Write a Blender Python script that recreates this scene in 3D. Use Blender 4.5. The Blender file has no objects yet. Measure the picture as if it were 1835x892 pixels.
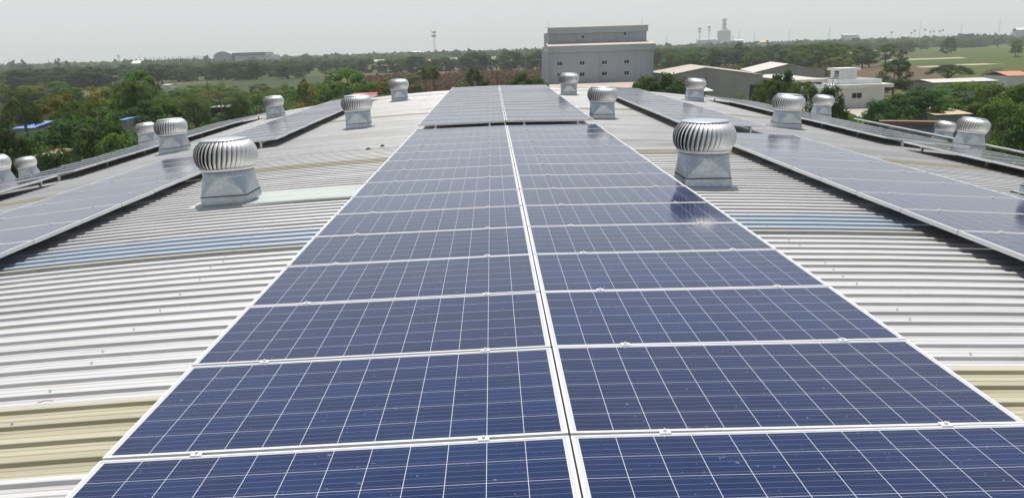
import bpy, bmesh, math, random
from math import sin, cos, pi, radians, sqrt, tan
from mathutils import Vector, Matrix
random.seed(7)
D = bpy.data; S = bpy.context.scene; COL = S.collection

# ------------------------------------------------------------------ camera, sky, sun, exposure
PITCH, YAW, ROLL, FPX = 0.2471, 0.0184, -0.030, 1409.0
CAM = Vector((-0.2745, 0.0, 1.5744))
fwd = Vector((sin(YAW)*cos(PITCH), cos(YAW)*cos(PITCH), -sin(PITCH)))
rt0 = Vector((cos(YAW), -sin(YAW), 0)); up0 = rt0.cross(fwd)
rt = cos(ROLL)*rt0 + sin(ROLL)*up0; up = -sin(ROLL)*rt0 + cos(ROLL)*up0
cam = D.cameras.new('camera'); camo = D.objects.new('camera', cam); COL.objects.link(camo)
cam.sensor_width = 36; cam.lens = 36*FPX/1835.0
cam.clip_start = 0.05; cam.clip_end = 30000
m3 = Matrix((rt, up, -fwd)).transposed()
camo.matrix_world = Matrix.Translation(CAM) @ m3.to_4x4()
S.camera = camo

SUN_EL, SUN_AZ = radians(74), radians(-3)      # azimuth from +y towards +x
w = D.worlds.new('World'); S.world = w; w.use_nodes = True
nt = w.node_tree; nt.nodes.clear()
sky = nt.nodes.new('ShaderNodeTexSky'); sky.sky_type = 'NISHITA'; sky.sun_disc = False
sky.sun_elevation = SUN_EL; sky.sun_rotation = SUN_AZ
sky.air_density = 1.0; sky.dust_density = 6.0; sky.ozone_density = 1.0; sky.altitude = 0
hs = nt.nodes.new('ShaderNodeMixRGB'); hs.blend_type = 'MIX'; hs.inputs[0].default_value = 0.85
tcw = nt.nodes.new('ShaderNodeTexCoord'); sx = nt.nodes.new('ShaderNodeSeparateXYZ'); nt.links.new(tcw.outputs['Generated'], sx.inputs[0])
vr = nt.nodes.new('ShaderNodeValToRGB'); nt.links.new(sx.outputs[2], vr.inputs[0])      # white heat haze veil, thinner overhead
vr.color_ramp.elements[0].position = 0.0; vr.color_ramp.elements[0].color = (.92, .93, .925, 1)
vr.color_ramp.elements[1].position = 0.9; vr.color_ramp.elements[1].color = (.27, .34, .46, 1)
e = vr.color_ramp.elements.new(.16); e.color = (.79, .82, .85, 1)
e = vr.color_ramp.elements.new(.30); e.color = (.57, .62, .69, 1)
e = vr.color_ramp.elements.new(.50); e.color = (.31, .37, .47, 1)
vm = nt.nodes.new('ShaderNodeMixRGB'); vm.blend_type = 'MULTIPLY'; vm.inputs[0].default_value = 1; vm.inputs[2].default_value = (9.3, 9.32, 9.4, 1)
# hazy sky is brighter towards the sun than away from it
dt = nt.nodes.new('ShaderNodeVectorMath'); dt.operation = 'DOT_PRODUCT'; nt.links.new(tcw.outputs['Generated'], dt.inputs[0]); dt.inputs[1].default_value = (sin(SUN_AZ), cos(SUN_AZ), 0)
mr = nt.nodes.new('ShaderNodeMapRange'); nt.links.new(dt.outputs['Value'], mr.inputs[0]); mr.inputs[1].default_value = -.8; mr.inputs[2].default_value = .7; mr.inputs[3].default_value = .60; mr.inputs[4].default_value = 1.0
vm2 = nt.nodes.new('ShaderNodeMixRGB'); vm2.blend_type = 'MULTIPLY'; vm2.inputs[0].default_value = 1; nt.links.new(mr.outputs[0], vm2.inputs[2])
nt.links.new(vr.outputs[0], vm.inputs[1]); nt.links.new(vm.outputs[0], vm2.inputs[1]); nt.links.new(vm2.outputs[0], hs.inputs[2])
bg = nt.nodes.new('ShaderNodeBackground'); bg.inputs[1].default_value = 0.1
wo = nt.nodes.new('ShaderNodeOutputWorld')
nt.links.new(sky.outputs[0], hs.inputs[1]); nt.links.new(hs.outputs[0], bg.inputs[0]); nt.links.new(bg.outputs[0], wo.inputs[0])
sun = D.lights.new('sun', 'SUN'); sun.energy = 4.7; sun.angle = radians(0.6); sun.color = (1, .96, .9)
suno = D.objects.new('sun', sun); COL.objects.link(suno)
sd = Vector((sin(SUN_AZ)*cos(SUN_EL), cos(SUN_AZ)*cos(SUN_EL), sin(SUN_EL)))
suno.rotation_euler = sd.to_track_quat('Z', 'Y').to_euler(); suno.location = sd*60
S.view_settings.view_transform = 'Standard'; S.view_settings.look = 'None'
S.view_settings.exposure = 0.10; S.view_settings.gamma = 1; S.view_settings.use_curve_mapping = False
S.cycles.max_bounces = 6; S.cycles.diffuse_bounces = 3; S.cycles.glossy_bounces = 4; S.cycles.transmission_bounces = 3
S.cycles.transparent_max_bounces = 6; S.cycles.volume_bounces = 1
S.cycles.blur_glossy = 1.0; S.cycles.use_denoising = True; S.cycles.sample_clamp_indirect = 1.6

def at(px, py, y):
    "world point seen at photo pixel px, py at forward distance y"
    d = fwd*FPX + rt*(px-917.5) - up*(py-446)
    return CAM + d*(y/d.y)
def hz(px): return 118.6 - .03*px
GZ = -9.6                                     # ground level (the top of the roof is z = 0)

# ------------------------------------------------------------------ node helpers and materials
class N:
    def __init__(s, name):
        s.m = D.materials.new(name); s.m.use_nodes = True; s.t = s.m.node_tree; s.t.nodes.clear()
        s.out = s.t.nodes.new('ShaderNodeOutputMaterial')
    def n(s, kind, **kw):
        o = s.t.nodes.new(kind)
        for k, v in kw.items(): setattr(o, k, v)
        return o
    def put(s, sock, v):
        if isinstance(v, bpy.types.NodeSocket): s.t.links.new(v, sock)
        elif v is not None:
            if isinstance(v, (tuple, list)) and len(v) == 3 and sock.type == 'RGBA': v = (*v, 1)
            sock.default_value = v
    def math(s, op, a, b=None, c=None):
        o = s.n('ShaderNodeMath', operation=op); s.put(o.inputs[0], a)
        if b is not None: s.put(o.inputs[1], b)
        if c is not None: s.put(o.inputs[2], c)
        return o.outputs[0]
    def mix(s, f, a, b, blend='MIX'):
        o = s.n('ShaderNodeMixRGB', blend_type=blend); s.put(o.inputs[0], f); s.put(o.inputs[1], a); s.put(o.inputs[2], b); return o.outputs[0]
    def noise(s, vec, scale, detail=4, rough=.55):
        o = s.n('ShaderNodeTexNoise'); s.put(o.inputs['Vector'], vec); o.inputs['Scale'].default_value = scale
        o.inputs['Detail'].default_value = detail; o.inputs['Roughness'].default_value = rough; return o.outputs[0]
    def ramp(s, f, a, b, lo=0, hi=1):
        o = s.n('ShaderNodeMapRange', clamp=True); s.put(o.inputs[0], f)
        o.inputs[1].default_value = a; o.inputs[2].default_value = b; o.inputs[3].default_value = lo; o.inputs[4].default_value = hi; return o.outputs[0]
    def coord(s, k='Object'): return s.n('ShaderNodeTexCoord').outputs[k]
    def scale(s, v, sc):
        o = s.n('ShaderNodeVectorMath', operation='MULTIPLY'); s.put(o.inputs[0], v); o.inputs[1].default_value = sc; return o.outputs[0]
    def pos(s): return s.n('ShaderNodeNewGeometry').outputs['Position']
    def rnd(s): return s.n('ShaderNodeObjectInfo').outputs['Random']
    def done(s, color, rough=.6, metal=0, spec=.5, normal=None, trans=None):
        p = s.n('ShaderNodeBsdfPrincipled'); s.put(p.inputs['Base Color'], color); s.put(p.inputs['Roughness'], rough)
        s.put(p.inputs['Metallic'], metal); s.put(p.inputs['Specular IOR Level'], spec)
        if normal is not None: s.put(p.inputs['Normal'], normal)
        sh = p.outputs[0]
        if trans:
            tr = s.n('ShaderNodeBsdfTranslucent'); s.put(tr.inputs[0], trans[1])
            mx = s.n('ShaderNodeMixShader'); mx.inputs[0].default_value = trans[0]
            s.t.links.new(sh, mx.inputs[1]); s.t.links.new(tr.outputs[0], mx.inputs[2]); sh = mx.outputs[0]
        s.t.links.new(sh, s.out.inputs[0]); return s.m
    def bump(s, h, strength=.3, dist=.01):
        o = s.n('ShaderNodeBump'); o.inputs['Strength'].default_value = strength; o.inputs['Distance'].default_value = dist
        s.put(o.inputs['Height'], h); return o.outputs[0]
    def xyz(s, v):
        o = s.n('ShaderNodeSeparateXYZ'); s.put(o.inputs[0], v); return o.outputs

def weathered(name, col, dirt=(.3, .27, .22), rough=.6, metal=0., amount=.35, scale=.5, stretch=(1, 1, 1), spec=.4):
    k = N(name); c = k.scale(k.coord(), stretch)
    a = k.ramp(k.noise(c, scale, 6, .65), .42, .75); b = k.noise(c, scale*9, 3)
    f = k.math('MULTIPLY', a, amount)
    colr = k.mix(f, col, dirt); colr = k.mix(k.ramp(b, .3, .7, 0, .18), colr, tuple(x*.72 for x in col))
    return k.done(colr, k.ramp(b, .3, .7, rough*.9, min(1, rough*1.15)), metal, spec)

def roof_material(name, base, metal, rough, dirt, dirtamt):
    k = N(name); p = k.pos(); x, y, z = k.xyz(p)
    wn = k.n('ShaderNodeTexWhiteNoise', noise_dimensions='2D')
    cb = k.n('ShaderNodeCombineXYZ'); k.put(cb.inputs[0], k.math('FLOOR', k.math('DIVIDE', y, .8))); k.put(cb.inputs[1], k.math('FLOOR', k.math('DIVIDE', k.math('ADD', x, 40), 9.7)))
    k.put(wn.inputs['Vector'], cb.outputs[0])
    streak = k.noise(k.scale(p, (.35, 3.2, 1)), 1.4, 7, .68)
    fine = k.noise(k.scale(p, (3, 40, 1)), 1.0, 4, .6)
    blot = k.noise(p, 2.3, 6, .7)
    c = k.mix(k.ramp(wn.outputs[0], 0, 1, 0, .22), base, tuple(v*.70 for v in base))
    c = k.mix(k.ramp(streak, .46, .78, 0, dirtamt), c, dirt)
    c = k.mix(k.ramp(blot, .58, .75, 0, dirtamt*.9), c, tuple(v*.55 for v in dirt))
    c = k.mix(k.ramp(fine, .35, .7, 0, .16), c, tuple(v*.6 for v in base))
    w1 = k.n('ShaderNodeTexWhiteNoise', noise_dimensions='1D'); k.put(w1.inputs['W'], k.math('FLOOR', k.math('MULTIPLY', k.math('ADD', y, .139), 5.)))
    pv = k.math('MULTIPLY', k.ramp(w1.outputs[0], .4, 1, 0, .42), k.ramp(k.noise(k.scale(p, (.25, 2, 1)), 1.1, 3), .35, .65, .4, 1))
    c = k.mix(pv, c, tuple(v*.50 for v in dirt))
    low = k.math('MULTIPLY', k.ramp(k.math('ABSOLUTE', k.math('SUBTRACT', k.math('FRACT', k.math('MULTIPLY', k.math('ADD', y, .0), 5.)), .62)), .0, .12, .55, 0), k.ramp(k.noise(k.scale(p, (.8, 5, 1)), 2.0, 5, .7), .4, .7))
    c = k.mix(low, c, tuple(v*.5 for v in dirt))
    nb = k.bump(k.noise(k.scale(p, (1.2, 6, 1)), 1.5, 3), .25, .012)
    return k.done(c, k.ramp(streak, .3, .8, rough*.85, rough*1.3), metal, .5, nb)

M = {}
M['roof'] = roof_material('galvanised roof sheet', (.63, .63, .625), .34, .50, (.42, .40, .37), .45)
M['roof_yellow'] = roof_material('yellowed skylight sheet', (.47, .445, .325), 0, .38, (.36, .32, .2), .5)
M['roof_blue'] = roof_material('blue painted sheet', (.42, .49, .56), .15, .40, (.42, .45, .44), .55)
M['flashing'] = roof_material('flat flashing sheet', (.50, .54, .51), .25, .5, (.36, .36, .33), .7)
M['alu'] = weathered('anodised aluminium', (.74, .74, .74), (.5, .48, .44), .42, .2, .2, 3, spec=.5)
M['rail'] = weathered('rail aluminium', (.55, .56, .57), (.35, .33, .3), .5, .5, .3, 3)

k = N('galvanised vent sheet'); c = k.coord()
v = k.n('ShaderNodeTexVoronoi'); k.put(v.inputs['Vector'], c); v.inputs['Scale'].default_value = 38
vv = k.n('ShaderNodeSeparateColor'); k.put(vv.inputs[0], v.outputs['Color'])
a = k.noise(c, 4, 6, .7)
colr = k.mix(k.ramp(vv.outputs[0], 0, 1, .0, .5), (.52, .57, .605), (.34, .385, .42))
colr = k.mix(k.ramp(a, .5, .75, 0, .5), colr, (.28, .27, .25))
M['galv'] = k.done(colr, k.ramp(vv.outputs[1], 0, 1, .32, .55), .6, .5)

k = N('brushed turbine metal'); c = k.coord()
a = k.noise(k.scale(c, (6, 6, 1)), 5, 5, .6); bb = k.noise(c, 3.5, 6, .7)
colr = k.mix(k.ramp(a, .3, .7, 0, .4), (.84, .83, .81), (.66, .64, .62))
colr = k.mix(k.ramp(bb, .56, .78, 0, .45), colr, (.46, .42, .37))
M['turbine'] = k.done(colr, k.ramp(a, .3, .7, .46, .58), .88, .5)
M['dark'] = weathered('painted interior shade', (.03, .03, .03), (.05, .05, .05), .8)  # near-black colour painted in place of shade inside the vent heads
M['sealant'] = weathered('black sealant', (.05, .048, .045), (.12, .11, .1), .7)

# solar cells: 12 x 6 polycrystalline cells, bus bars along the long side
k = N('solar glass'); c = k.coord(); x, y, z = k.xyz(c)
CP = .1585
u = k.math('DIVIDE', k.math('ADD', x, CP*6), CP); vq = k.math('DIVIDE', k.math('ADD', y, CP*3), CP)
def edge(t, half):                                  # 1 near integer values of t
    f = k.math('FRACT', k.math('ADD', t, .5)); return k.math('LESS_THAN', k.math('ABSOLUTE', k.math('SUBTRACT', f, .5)), half)
gapx = edge(u, .0068); gapy = edge(vq, .0060)
bus = edge(k.math('ADD', k.math('MULTIPLY', vq, 4), .5), .019)
outx = k.math('GREATER_THAN', k.math('ABSOLUTE', x), CP*6+.001); outy = k.math('GREATER_THAN', k.math('ABSOLUTE', y), CP*3+.001)
out = k.math('MAXIMUM', outx, outy); gap = k.math('MAXIMUM', gapx, gapy)
cell = k.n('ShaderNodeCombineXYZ'); k.put(cell.inputs[0], k.math('FLOOR', u)); k.put(cell.inputs[1], k.math('FLOOR', vq)); k.put(cell.inputs[2], k.math('MULTIPLY', k.rnd(), 91))
wn = k.n('ShaderNodeTexWhiteNoise', noise_dimensions='3D'); k.put(wn.inputs['Vector'], cell.outputs[0])
vor = k.n('ShaderNodeTexVoronoi'); k.put(vor.inputs['Vector'], c); vor.inputs['Scale'].default_value = 95
vs = k.n('ShaderNodeSeparateColor'); k.put(vs.inputs[0], vor.outputs['Color'])
wp = k.noise(k.pos(), .9, 5, .65)
blue = k.mix(k.ramp(wn.outputs[0], 0, 1), (.0014, .0125, .056), (.0026, .021, .090))
blue = k.mix(k.ramp(vs.outputs[0], 0, 1, 0, .40), blue, (.004, .020, .105))
blue = k.mix(k.ramp(k.rnd(), 0, 1, 0, .45), blue, (.008, .013, .046))
colr = k.mix(k.math('MULTIPLY', bus, .75), blue, (.20, .25, .34))
colr = k.mix(gap, colr, (.62, .64, .68)); colr = k.mix(out, colr, (.52, .53, .53))
dust = k.ramp(wp, .35, .75, .004, .04)
colr = k.mix(dust, colr, (.34, .31, .28))
spk = k.noise(k.pos(), 46, 2, .5)
colr = k.mix(k.ramp(spk, .72, .76, 0, .35), colr, (.5, .48, .44))
M['cells'] = k.done(colr, k.ramp(wp, .35, .75, .09, .16), 0, .52)

def leaf_material(name, a, b, c_, tr):
    k = N(name); p = k.coord(); n1 = k.noise(p, 3.2, 3); n2 = k.noise(p, 37, 2)
    g = k.mix(k.ramp(n1, .35, .65), a, b); g = k.mix(k.ramp(n2, .4, .7, 0, .75), g, c_)
    hsv = k.n('ShaderNodeHueSaturation'); k.put(hsv.inputs['Color'], g)
    k.put(hsv.inputs['Hue'], k.ramp(k.rnd(), 0, 1, .475, .52)); k.put(hsv.inputs['Value'], k.ramp(k.rnd(), 0, 1, .78, 1.22))
    g = hsv.outputs[0]
    return k.done(g, .6, 0, .12, None, (.40, k.mix(1, g, tr, 'MULTIPLY')))
M['leaf_dark'] = leaf_material('dark leaves', (.028, .062, .015), (.043, .088, .020), (.078, .135, .032), (1.7, 1.9, .8))
M['leaf_mid'] = leaf_material('mid green leaves', (.062, .118, .020), (.086, .150, .028), (.125, .19, .040), (1.6, 1.8, .7))
M['leaf_yellow'] = leaf_material('yellow green leaves', (.13, .155, .024), (.165, .18, .034), (.20, .205, .045), (1.5, 1.5, .7))
M['leaf_far'] = leaf_material('far leaves', (.031, .066, .020), (.048, .088, .027), (.070, .112, .034), (1.4, 1.6, .9))
M['palm'] = leaf_material('palm fronds', (.040, .075, .018), (.058, .092, .024), (.09, .10, .036), (1.5, 1.6, .7))
M['bark'] = weathered('bark', (.16, .13, .10), (.08, .07, .05), .9, 0, .5, 2)
M['dry'] = leaf_material('dry scrub twigs', (.15, .092, .060), (.18, .115, .072), (.12, .12, .05), (1.2, 1.1, 1))
M['scrub'] = leaf_material('low green scrub', (.065, .10, .028), (.09, .125, .036), (.13, .14, .05), (1.4, 1.5, .7))

def ground_material(name, a, b, c_, sc):
    k = N(name); p = k.pos(); n1 = k.noise(p, sc, 6, .6); n2 = k.noise(p, sc*14, 5, .7); n3 = k.noise(k.scale(p, (1, .15, 1)), sc*3, 4)
    g = k.mix(k.ramp(n1, .38, .62), a, b); g = k.mix(k.ramp(n3, .5, .7, 0, .6), g, c_); g = k.mix(k.ramp(n2, .35, .7, 0, .4), g, tuple(v*.6 for v in a))
    return k.done(g, .95, 0, .1)
M['ground'] = ground_material('ground', (.075, .105, .035), (.10, .105, .05), (.15, .12, .07), .012)
M['field_dark'] = ground_material('grey green field', (.048, .070, .030), (.060, .078, .036), (.08, .08, .046), .012)
M['field_green'] = ground_material('bright rice field', (.066, .098, .024), (.088, .108, .032), (.125, .11, .05), .016)
M['field_brown'] = ground_material('brown scrub ground', (.13, .085, .056), (.12, .095, .055), (.08, .09, .035), .03)
M['sand'] = ground_material('sandy track', (.40, .36, .29), (.45, .42, .36), (.3, .27, .2), .05)

M['wall_grey'] = weathered('grey metal cladding', (.49, .535, .585), (.28, .28, .27), .55, .1, .25, .3, (1, 1, .25))
k = N('ribbed grey cladding'); c = k.coord(); x, y, z = k.xyz(c)
rib = k.math('ABSOLUTE', k.math('SUBTRACT', k.math('FRACT', k.math('MULTIPLY', k.math('ADD', x, y), 1.6)), .5))
st = k.noise(k.scale(c, (1.1, 1.1, .12)), 1.2, 6, .65)
colr = k.mix(k.ramp(st, .42, .75, 0, .4), (.46, .505, .56), (.37, .375, .385)); colr = k.mix(k.ramp(rib, .40, .5, 0, .35), colr, (.18, .20, .23))
M['cladding'] = k.done(colr, .5, .1, .4, k.bump(rib, .5, .05))
M['wall_warm'] = weathered('warm grey cladding', (.46, .44, .42), (.28, .25, .21), .6, .05, .45, .25, (1, 1, .2))
M['beige_roof'] = weathered('stained beige roof', (.48, .43, .37), (.36, .26, .18), .6, .1, .7, .16, (1, .4, 1))
M['pale_roof'] = weathered('pale roof', (.58, .55, .50), (.45, .38, .30), .55, .1, .35, .2)
M['white'] = weathered('white render', (.74, .75, .74), (.42, .41, .38), .7, 0, .35, .7, (1, 1, .3))
M['glass'] = weathered('window glass', (.02, .025, .03), (.03, .03, .035), .1, 0, .2, 2, spec=.7)
M['pane_white'] = weathered('milky panel', (.62, .63, .66), (.4, .4, .42), .5)
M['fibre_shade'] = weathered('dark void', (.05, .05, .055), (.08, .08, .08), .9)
M['tan_roof'] = weathered('tan roof', (.52, .42, .28), (.33, .26, .17), .7, 0, .4, .6)
M['red_roof'] = weathered('red roof', (.42, .095, .06), (.30, .12, .08), .6, 0, .4, .6)
M['orange_roof'] = weathered('orange tile roof', (.50, .24, .14), (.34, .18, .12), .7, 0, .4, .6)
M['blue_tarp'] = weathered('blue tarpaulin', (.16, .30, .68), (.30, .40, .66), .5, 0, .5, .6)
M['yellow_roof'] = weathered('yellow roof', (.65, .48, .20), (.5, .36, .2), .6)
M['tower'] = weathered('tower concrete', (.36, .35, .38), (.30, .29, .32), .8)
M['tower_dark'] = weathered('tower windows', (.22, .22, .26), (.2, .2, .22), .6)
M['mast'] = weathered('mast steel', (.42, .42, .43), (.3, .3, .3), .5, .3)
M['mast_red'] = weathered('mast red paint', (.40, .16, .13), (.3, .2, .2), .6)
M['concrete'] = weathered('concrete', (.34, .33, .31), (.22, .21, .19), .85, 0, .5, .8)
M['stad_blue'] = weathered('blue grey roof', (.42, .46, .53), (.36, .4, .46), .6)
M['rust'] = weathered('rust brown tank', (.24, .15, .13), (.18, .12, .1), .8)
M['tile_brown'] = weathered('brown tile', (.26, .15, .11), (.18, .12, .1), .8)
k = N('painted wall'); c = k.coord(); a = k.noise(k.scale(c, (.6, .6, 1.2)), 1.6, 5, .7)
M['mural'] = k.done(k.mix(k.ramp(a, .47, .53), (.40, .42, .44), (.20, .27, .42)), .8, 0, .2)
M['cable'] = weathered('black cable', (.02, .02, .02), (.03, .03, .03), .6)

# ------------------------------------------------------------------ mesh helpers
def link(o, parent=None):
    COL.objects.link(o)
    if parent is not None: o.parent = parent
    return o
def tag(o, label=None, cat=None, group=None, kind=None):
    if label: o['label'] = label
    if cat: o['category'] = cat
    if group: o['group'] = group
    if kind: o['kind'] = kind
    return o
def empty(name, loc, label, cat, group=None, rz=0):
    o = D.objects.new(name, None); link(o); o.location = loc; o.rotation_euler.z = rz; o.empty_display_size = .2
    return tag(o, label, cat, group)
class MB:
    def __init__(s): s.v = []; s.f = []
    def add(s, vs, fs):
        n = len(s.v); s.v += [tuple(p) for p in vs]; s.f += [tuple(i+n for i in f) for f in fs]; return s
    def box(s, x0, x1, y0, y1, z0, z1):
        return s.add([(x0,y0,z0),(x1,y0,z0),(x1,y1,z0),(x0,y1,z0),(x0,y0,z1),(x1,y0,z1),(x1,y1,z1),(x0,y1,z1)],
                     [(3,2,1,0),(4,5,6,7),(0,1,5,4),(1,2,6,5),(2,3,7,6),(3,0,4,7)])
    def tube(s, pts, r, n=8, cap=True):
        pts = [Vector(p) for p in pts]; rs = r if isinstance(r, (list, tuple)) else [r]*len(pts); vs = []; fs = []
        for i, p in enumerate(pts):
            d = (pts[min(i+1, len(pts)-1)]-pts[max(i-1, 0)]).normalized()
            a = d.orthogonal().normalized() if abs(d.z) < .99 else Vector((1, 0, 0)); b = d.cross(a).normalized(); a = b.cross(d)
            for j in range(n): vs.append(p + (a*cos(2*pi*j/n) + b*sin(2*pi*j/n))*rs[i])
        for i in range(len(pts)-1):
            for j in range(n): fs.append((i*n+j, i*n+(j+1) % n, (i+1)*n+(j+1) % n, (i+1)*n+j))
        if cap: fs.append(tuple(range(n-1, -1, -1))); fs.append(tuple((len(pts)-1)*n+j for j in range(n)))
        return s.add(vs, fs)
    def lathe(s, prof, n=32, c=(0, 0, 0), cap=True):
        vs = []; fs = []
        for r, z in prof:
            for j in range(n): vs.append((c[0]+r*cos(2*pi*j/n), c[1]+r*sin(2*pi*j/n), c[2]+z))
        for i in range(len(prof)-1):
            for j in range(n): fs.append((i*n+j, i*n+(j+1) % n, (i+1)*n+(j+1) % n, (i+1)*n+j))
        if cap: fs.append(tuple(range(n-1, -1, -1))); fs.append(tuple((len(prof)-1)*n+j for j in range(n)))
        return s.add(vs, fs)
    def solid(s, top, bottom):                          # two matching loops -> closed prism
        n = len(top); return s.add(list(top)+list(bottom), [tuple(range(n)), tuple(range(2*n-1, n-1, -1))]+[(i, n+i, n+(i+1) % n, (i+1) % n) for i in range(n)])
    def mesh(s, name, mat, smooth=False):
        me = D.meshes.new(name); me.from_pydata(s.v, [], s.f); me.update()
        if mat: me.materials.append(mat)
        if smooth: me.polygons.foreach_set('use_smooth', [True]*len(me.polygons))
        return me
    def build(s, name, mat, parent=None, smooth=False):
        return link(D.objects.new(name, s.mesh(name, mat, smooth)), parent)
    def recalc(s):
        return s
def fix_normals(o):
    bm = bmesh.new(); bm.from_mesh(o.data); bmesh.ops.recalc_face_normals(bm, faces=bm.faces); bm.to_mesh(o.data); bm.free(); return o
def copy_tree(o, parent=None):
    c = o.copy(); link(c, parent)
    for ch in list(o.children): copy_tree(ch, c)
    return c

# ------------------------------------------------------------------ terrain and fields
def sheet(name, pts, z, mat, cuts=0):
    mb = MB(); mb.add([(p[0], p[1], z) for p in pts], [tuple(range(len(pts)))])
    o = mb.build(name, mat); tag(o, kind='structure'); return o
sheet('ground', [(-9000, -600), (9000, -600), (9000, 9000), (-9000, 9000)], GZ, M['ground'])
def gp(px, py):                                       # ground point under a photo pixel
    d = fwd*FPX + rt*(px-917.5) - up*(py-446); t = (GZ-CAM.z)/d.z; p = CAM+d*t; return (p.x, p.y)
def field(name, pix, dz, mat): return sheet(name, [gp(*p) for p in pix], GZ+dz, mat)
field('field', [(280, 166), (300, 156), (420, 144), (560, 136), (620, 138), (560, 156), (420, 172), (290, 182)], .008, M['field_dark'])
field('field', [(90, 164), (160, 156), (290, 150), (300, 158), (200, 168), (100, 172)], .006, M['field_brown'])
field('field', [(560, 160), (640, 142), (780, 128), (985, 121), (985, 175), (760, 175), (640, 180)], .010, M['field_brown'])
field('field', [(1172, 112), (1300, 104), (1480, 101), (1480, 118), (1400, 122), (1172, 150)], .012, M['field_brown'])
field('field', [(1172, 101), (1290, 98), (1300, 105), (1172, 112)], .016, M['field_green'])
field('field', [(1560, 98), (1640, 90), (1700, 86), (1835, 80), (1990, 74), (1990, 150), (1835, 135), (1560, 138)], .008, M['field_green'])
field('field', [(1380, 124), (1500, 112), (1690, 119), (1690, 140), (1400, 150)], .014, M['field_brown'])
for pix in ([(1560, 107.5), (1640, 105.5), (1720, 103), (1735, 104.6), (1650, 107.3), (1560, 109.5)], [(1700, 116), (1760, 114.2), (1800, 114.8), (1740, 117.4)], [(1640, 119.5), (1690, 117.6), (1680, 121), (1650, 121.4)]):
    field('path', pix, .022, M['sand'])
field('pavement', [(1420, 190), (1560, 178), (1700, 205), (1640, 235), (1480, 235)], .02, M['sand'])

# ------------------------------------------------------------------ the factory building and its arched roof
R = 64.0
def rise(y): return .006*max(0., y-17.5)
def arc(x): return -x*x/(2*R)
ROOF_OFF = -.175                                       # pan level below the panel plane
factory = empty('factory_building', (0, 15, GZ), 'long factory building with arched ribbed metal roof carrying the solar panels', 'building')
inv = Vector(factory.location)
PITCHR = .2
PROF = [(0, 0), (.045, 0), (.050, .004), (.056, .004), (.061, 0), (.098, 0), (.103, .004), (.109, .004), (.114, 0), (.137, 0), (.143, .0212), (.1475, .0240), (.182, .0244)]
Y_END = 35.8
def roof_strip(name, y0, n, mat, x0=-19.5, x1=19.5, nx=52, lift=0.):
    mb = MB(); ys = []
    for i in range(n):
        for a, h in PROF: ys.append((y0+i*PITCHR+a, h))
    ys.append((y0+n*PITCHR, 0))
    k = len(ys)
    for i in range(nx+1):
        x = x0+(x1-x0)*i/nx; sl = x/R
        for y, h in ys:
            hh = h+lift; mb.v.append((x+hh*sl, y-15, arc(x)+ROOF_OFF+rise(y)+hh-GZ))
    for i in range(nx):
        for j in range(k-1): mb.f.append((i*k+j, (i+1)*k+j, (i+1)*k+j+1, i*k+j+1))
    return mb.build(name, mat, factory)
bands = [('skylight_sheet', 3.2, 4, 'roof_yellow'), ('painted_sheet', 7.4, 4, 'roof_blue'), ('skylight_sheet', 13.2, 3, 'roof_yellow'), ('skylight_sheet', 23.2, 3, 'roof_yellow'), ('skylight_sheet', 33.2, 3, 'roof_yellow')]
y = -5.0
for nm, yb, n, mt in bands + [(None, 35.8, 0, None)]:
    cnt = round((yb-y)/PITCHR)
    if cnt > 0: roof_strip('roof', y, cnt, M['roof'])
    if nm:
        o = roof_strip(nm, yb, n, M[mt])
        o['label'] = 'yellowed translucent skylight strip across the roof' if 'sky' in nm else 'blue painted sheets across the roof'
    y = yb+n*PITCHR
# near edge of the blue sheets: a stained sealant lap
mb = MB()
for i in range(53):
    x = -19.5+39*i/52
    mb.v += [(x, 7.335-15, arc(x)+ROOF_OFF-GZ+.030), (x, 7.405-15, arc(x)+ROOF_OFF-GZ+.031)]
for i in range(52): mb.f.append((2*i, 2*i+2, 2*i+3, 2*i+1))
mb.build('sealed_lap', M['roof_yellow'], factory)['label'] = 'stained yellow seal along the blue sheets'
# walls under the roof
mb = MB(); n = 40
for yy in (-4.9, Y_END-.12):
    top = []; bot = []
    for i in range(n+1):
        x = -19.3+38.6*i/n; top.append((x, yy-15, arc(x)+ROOF_OFF+rise(yy)-GZ-.02)); bot.append((x, yy-15, 0))
    mb.add(top+bot, [(i, i+1, n+2+i, n+1+i) for i in range(n)])
for x in (-19.3, 19.3):
    mb.add([(x, -19.9, 0), (x, Y_END-15.12, 0), (x, Y_END-15.12, arc(x)+ROOF_OFF-GZ), (x, -19.9, arc(x)+ROOF_OFF-GZ)], [(0, 1, 2, 3)])
mb.build('wall', M['wall_warm'], factory)
# fascia trim along the far edge and gutters along the eaves
mb = MB()
for i in range(n+1):
    x = -19.5+39*i/n; z = arc(x)+ROOF_OFF+rise(Y_END)-GZ+.034
    mb.v += [(x, Y_END-15-.12, z), (x, Y_END-15+.02, z), (x, Y_END-15+.02, z-.35)]
for i in range(n):
    for j in range(2): mb.f.append((3*i+j, 3*i+3+j, 3*i+4+j, 3*i+1+j))
mb.build('edge_trim', M['flashing'], factory)
for sx in (-1, 1):
    MB().box(sx*19.6-.13, sx*19.6+.13, -20, Y_END-15, arc(19.5)+ROOF_OFF-GZ-.22, arc(19.5)+ROOF_OFF-GZ-.03).build('gutter', M['flashing'], factory)
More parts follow.
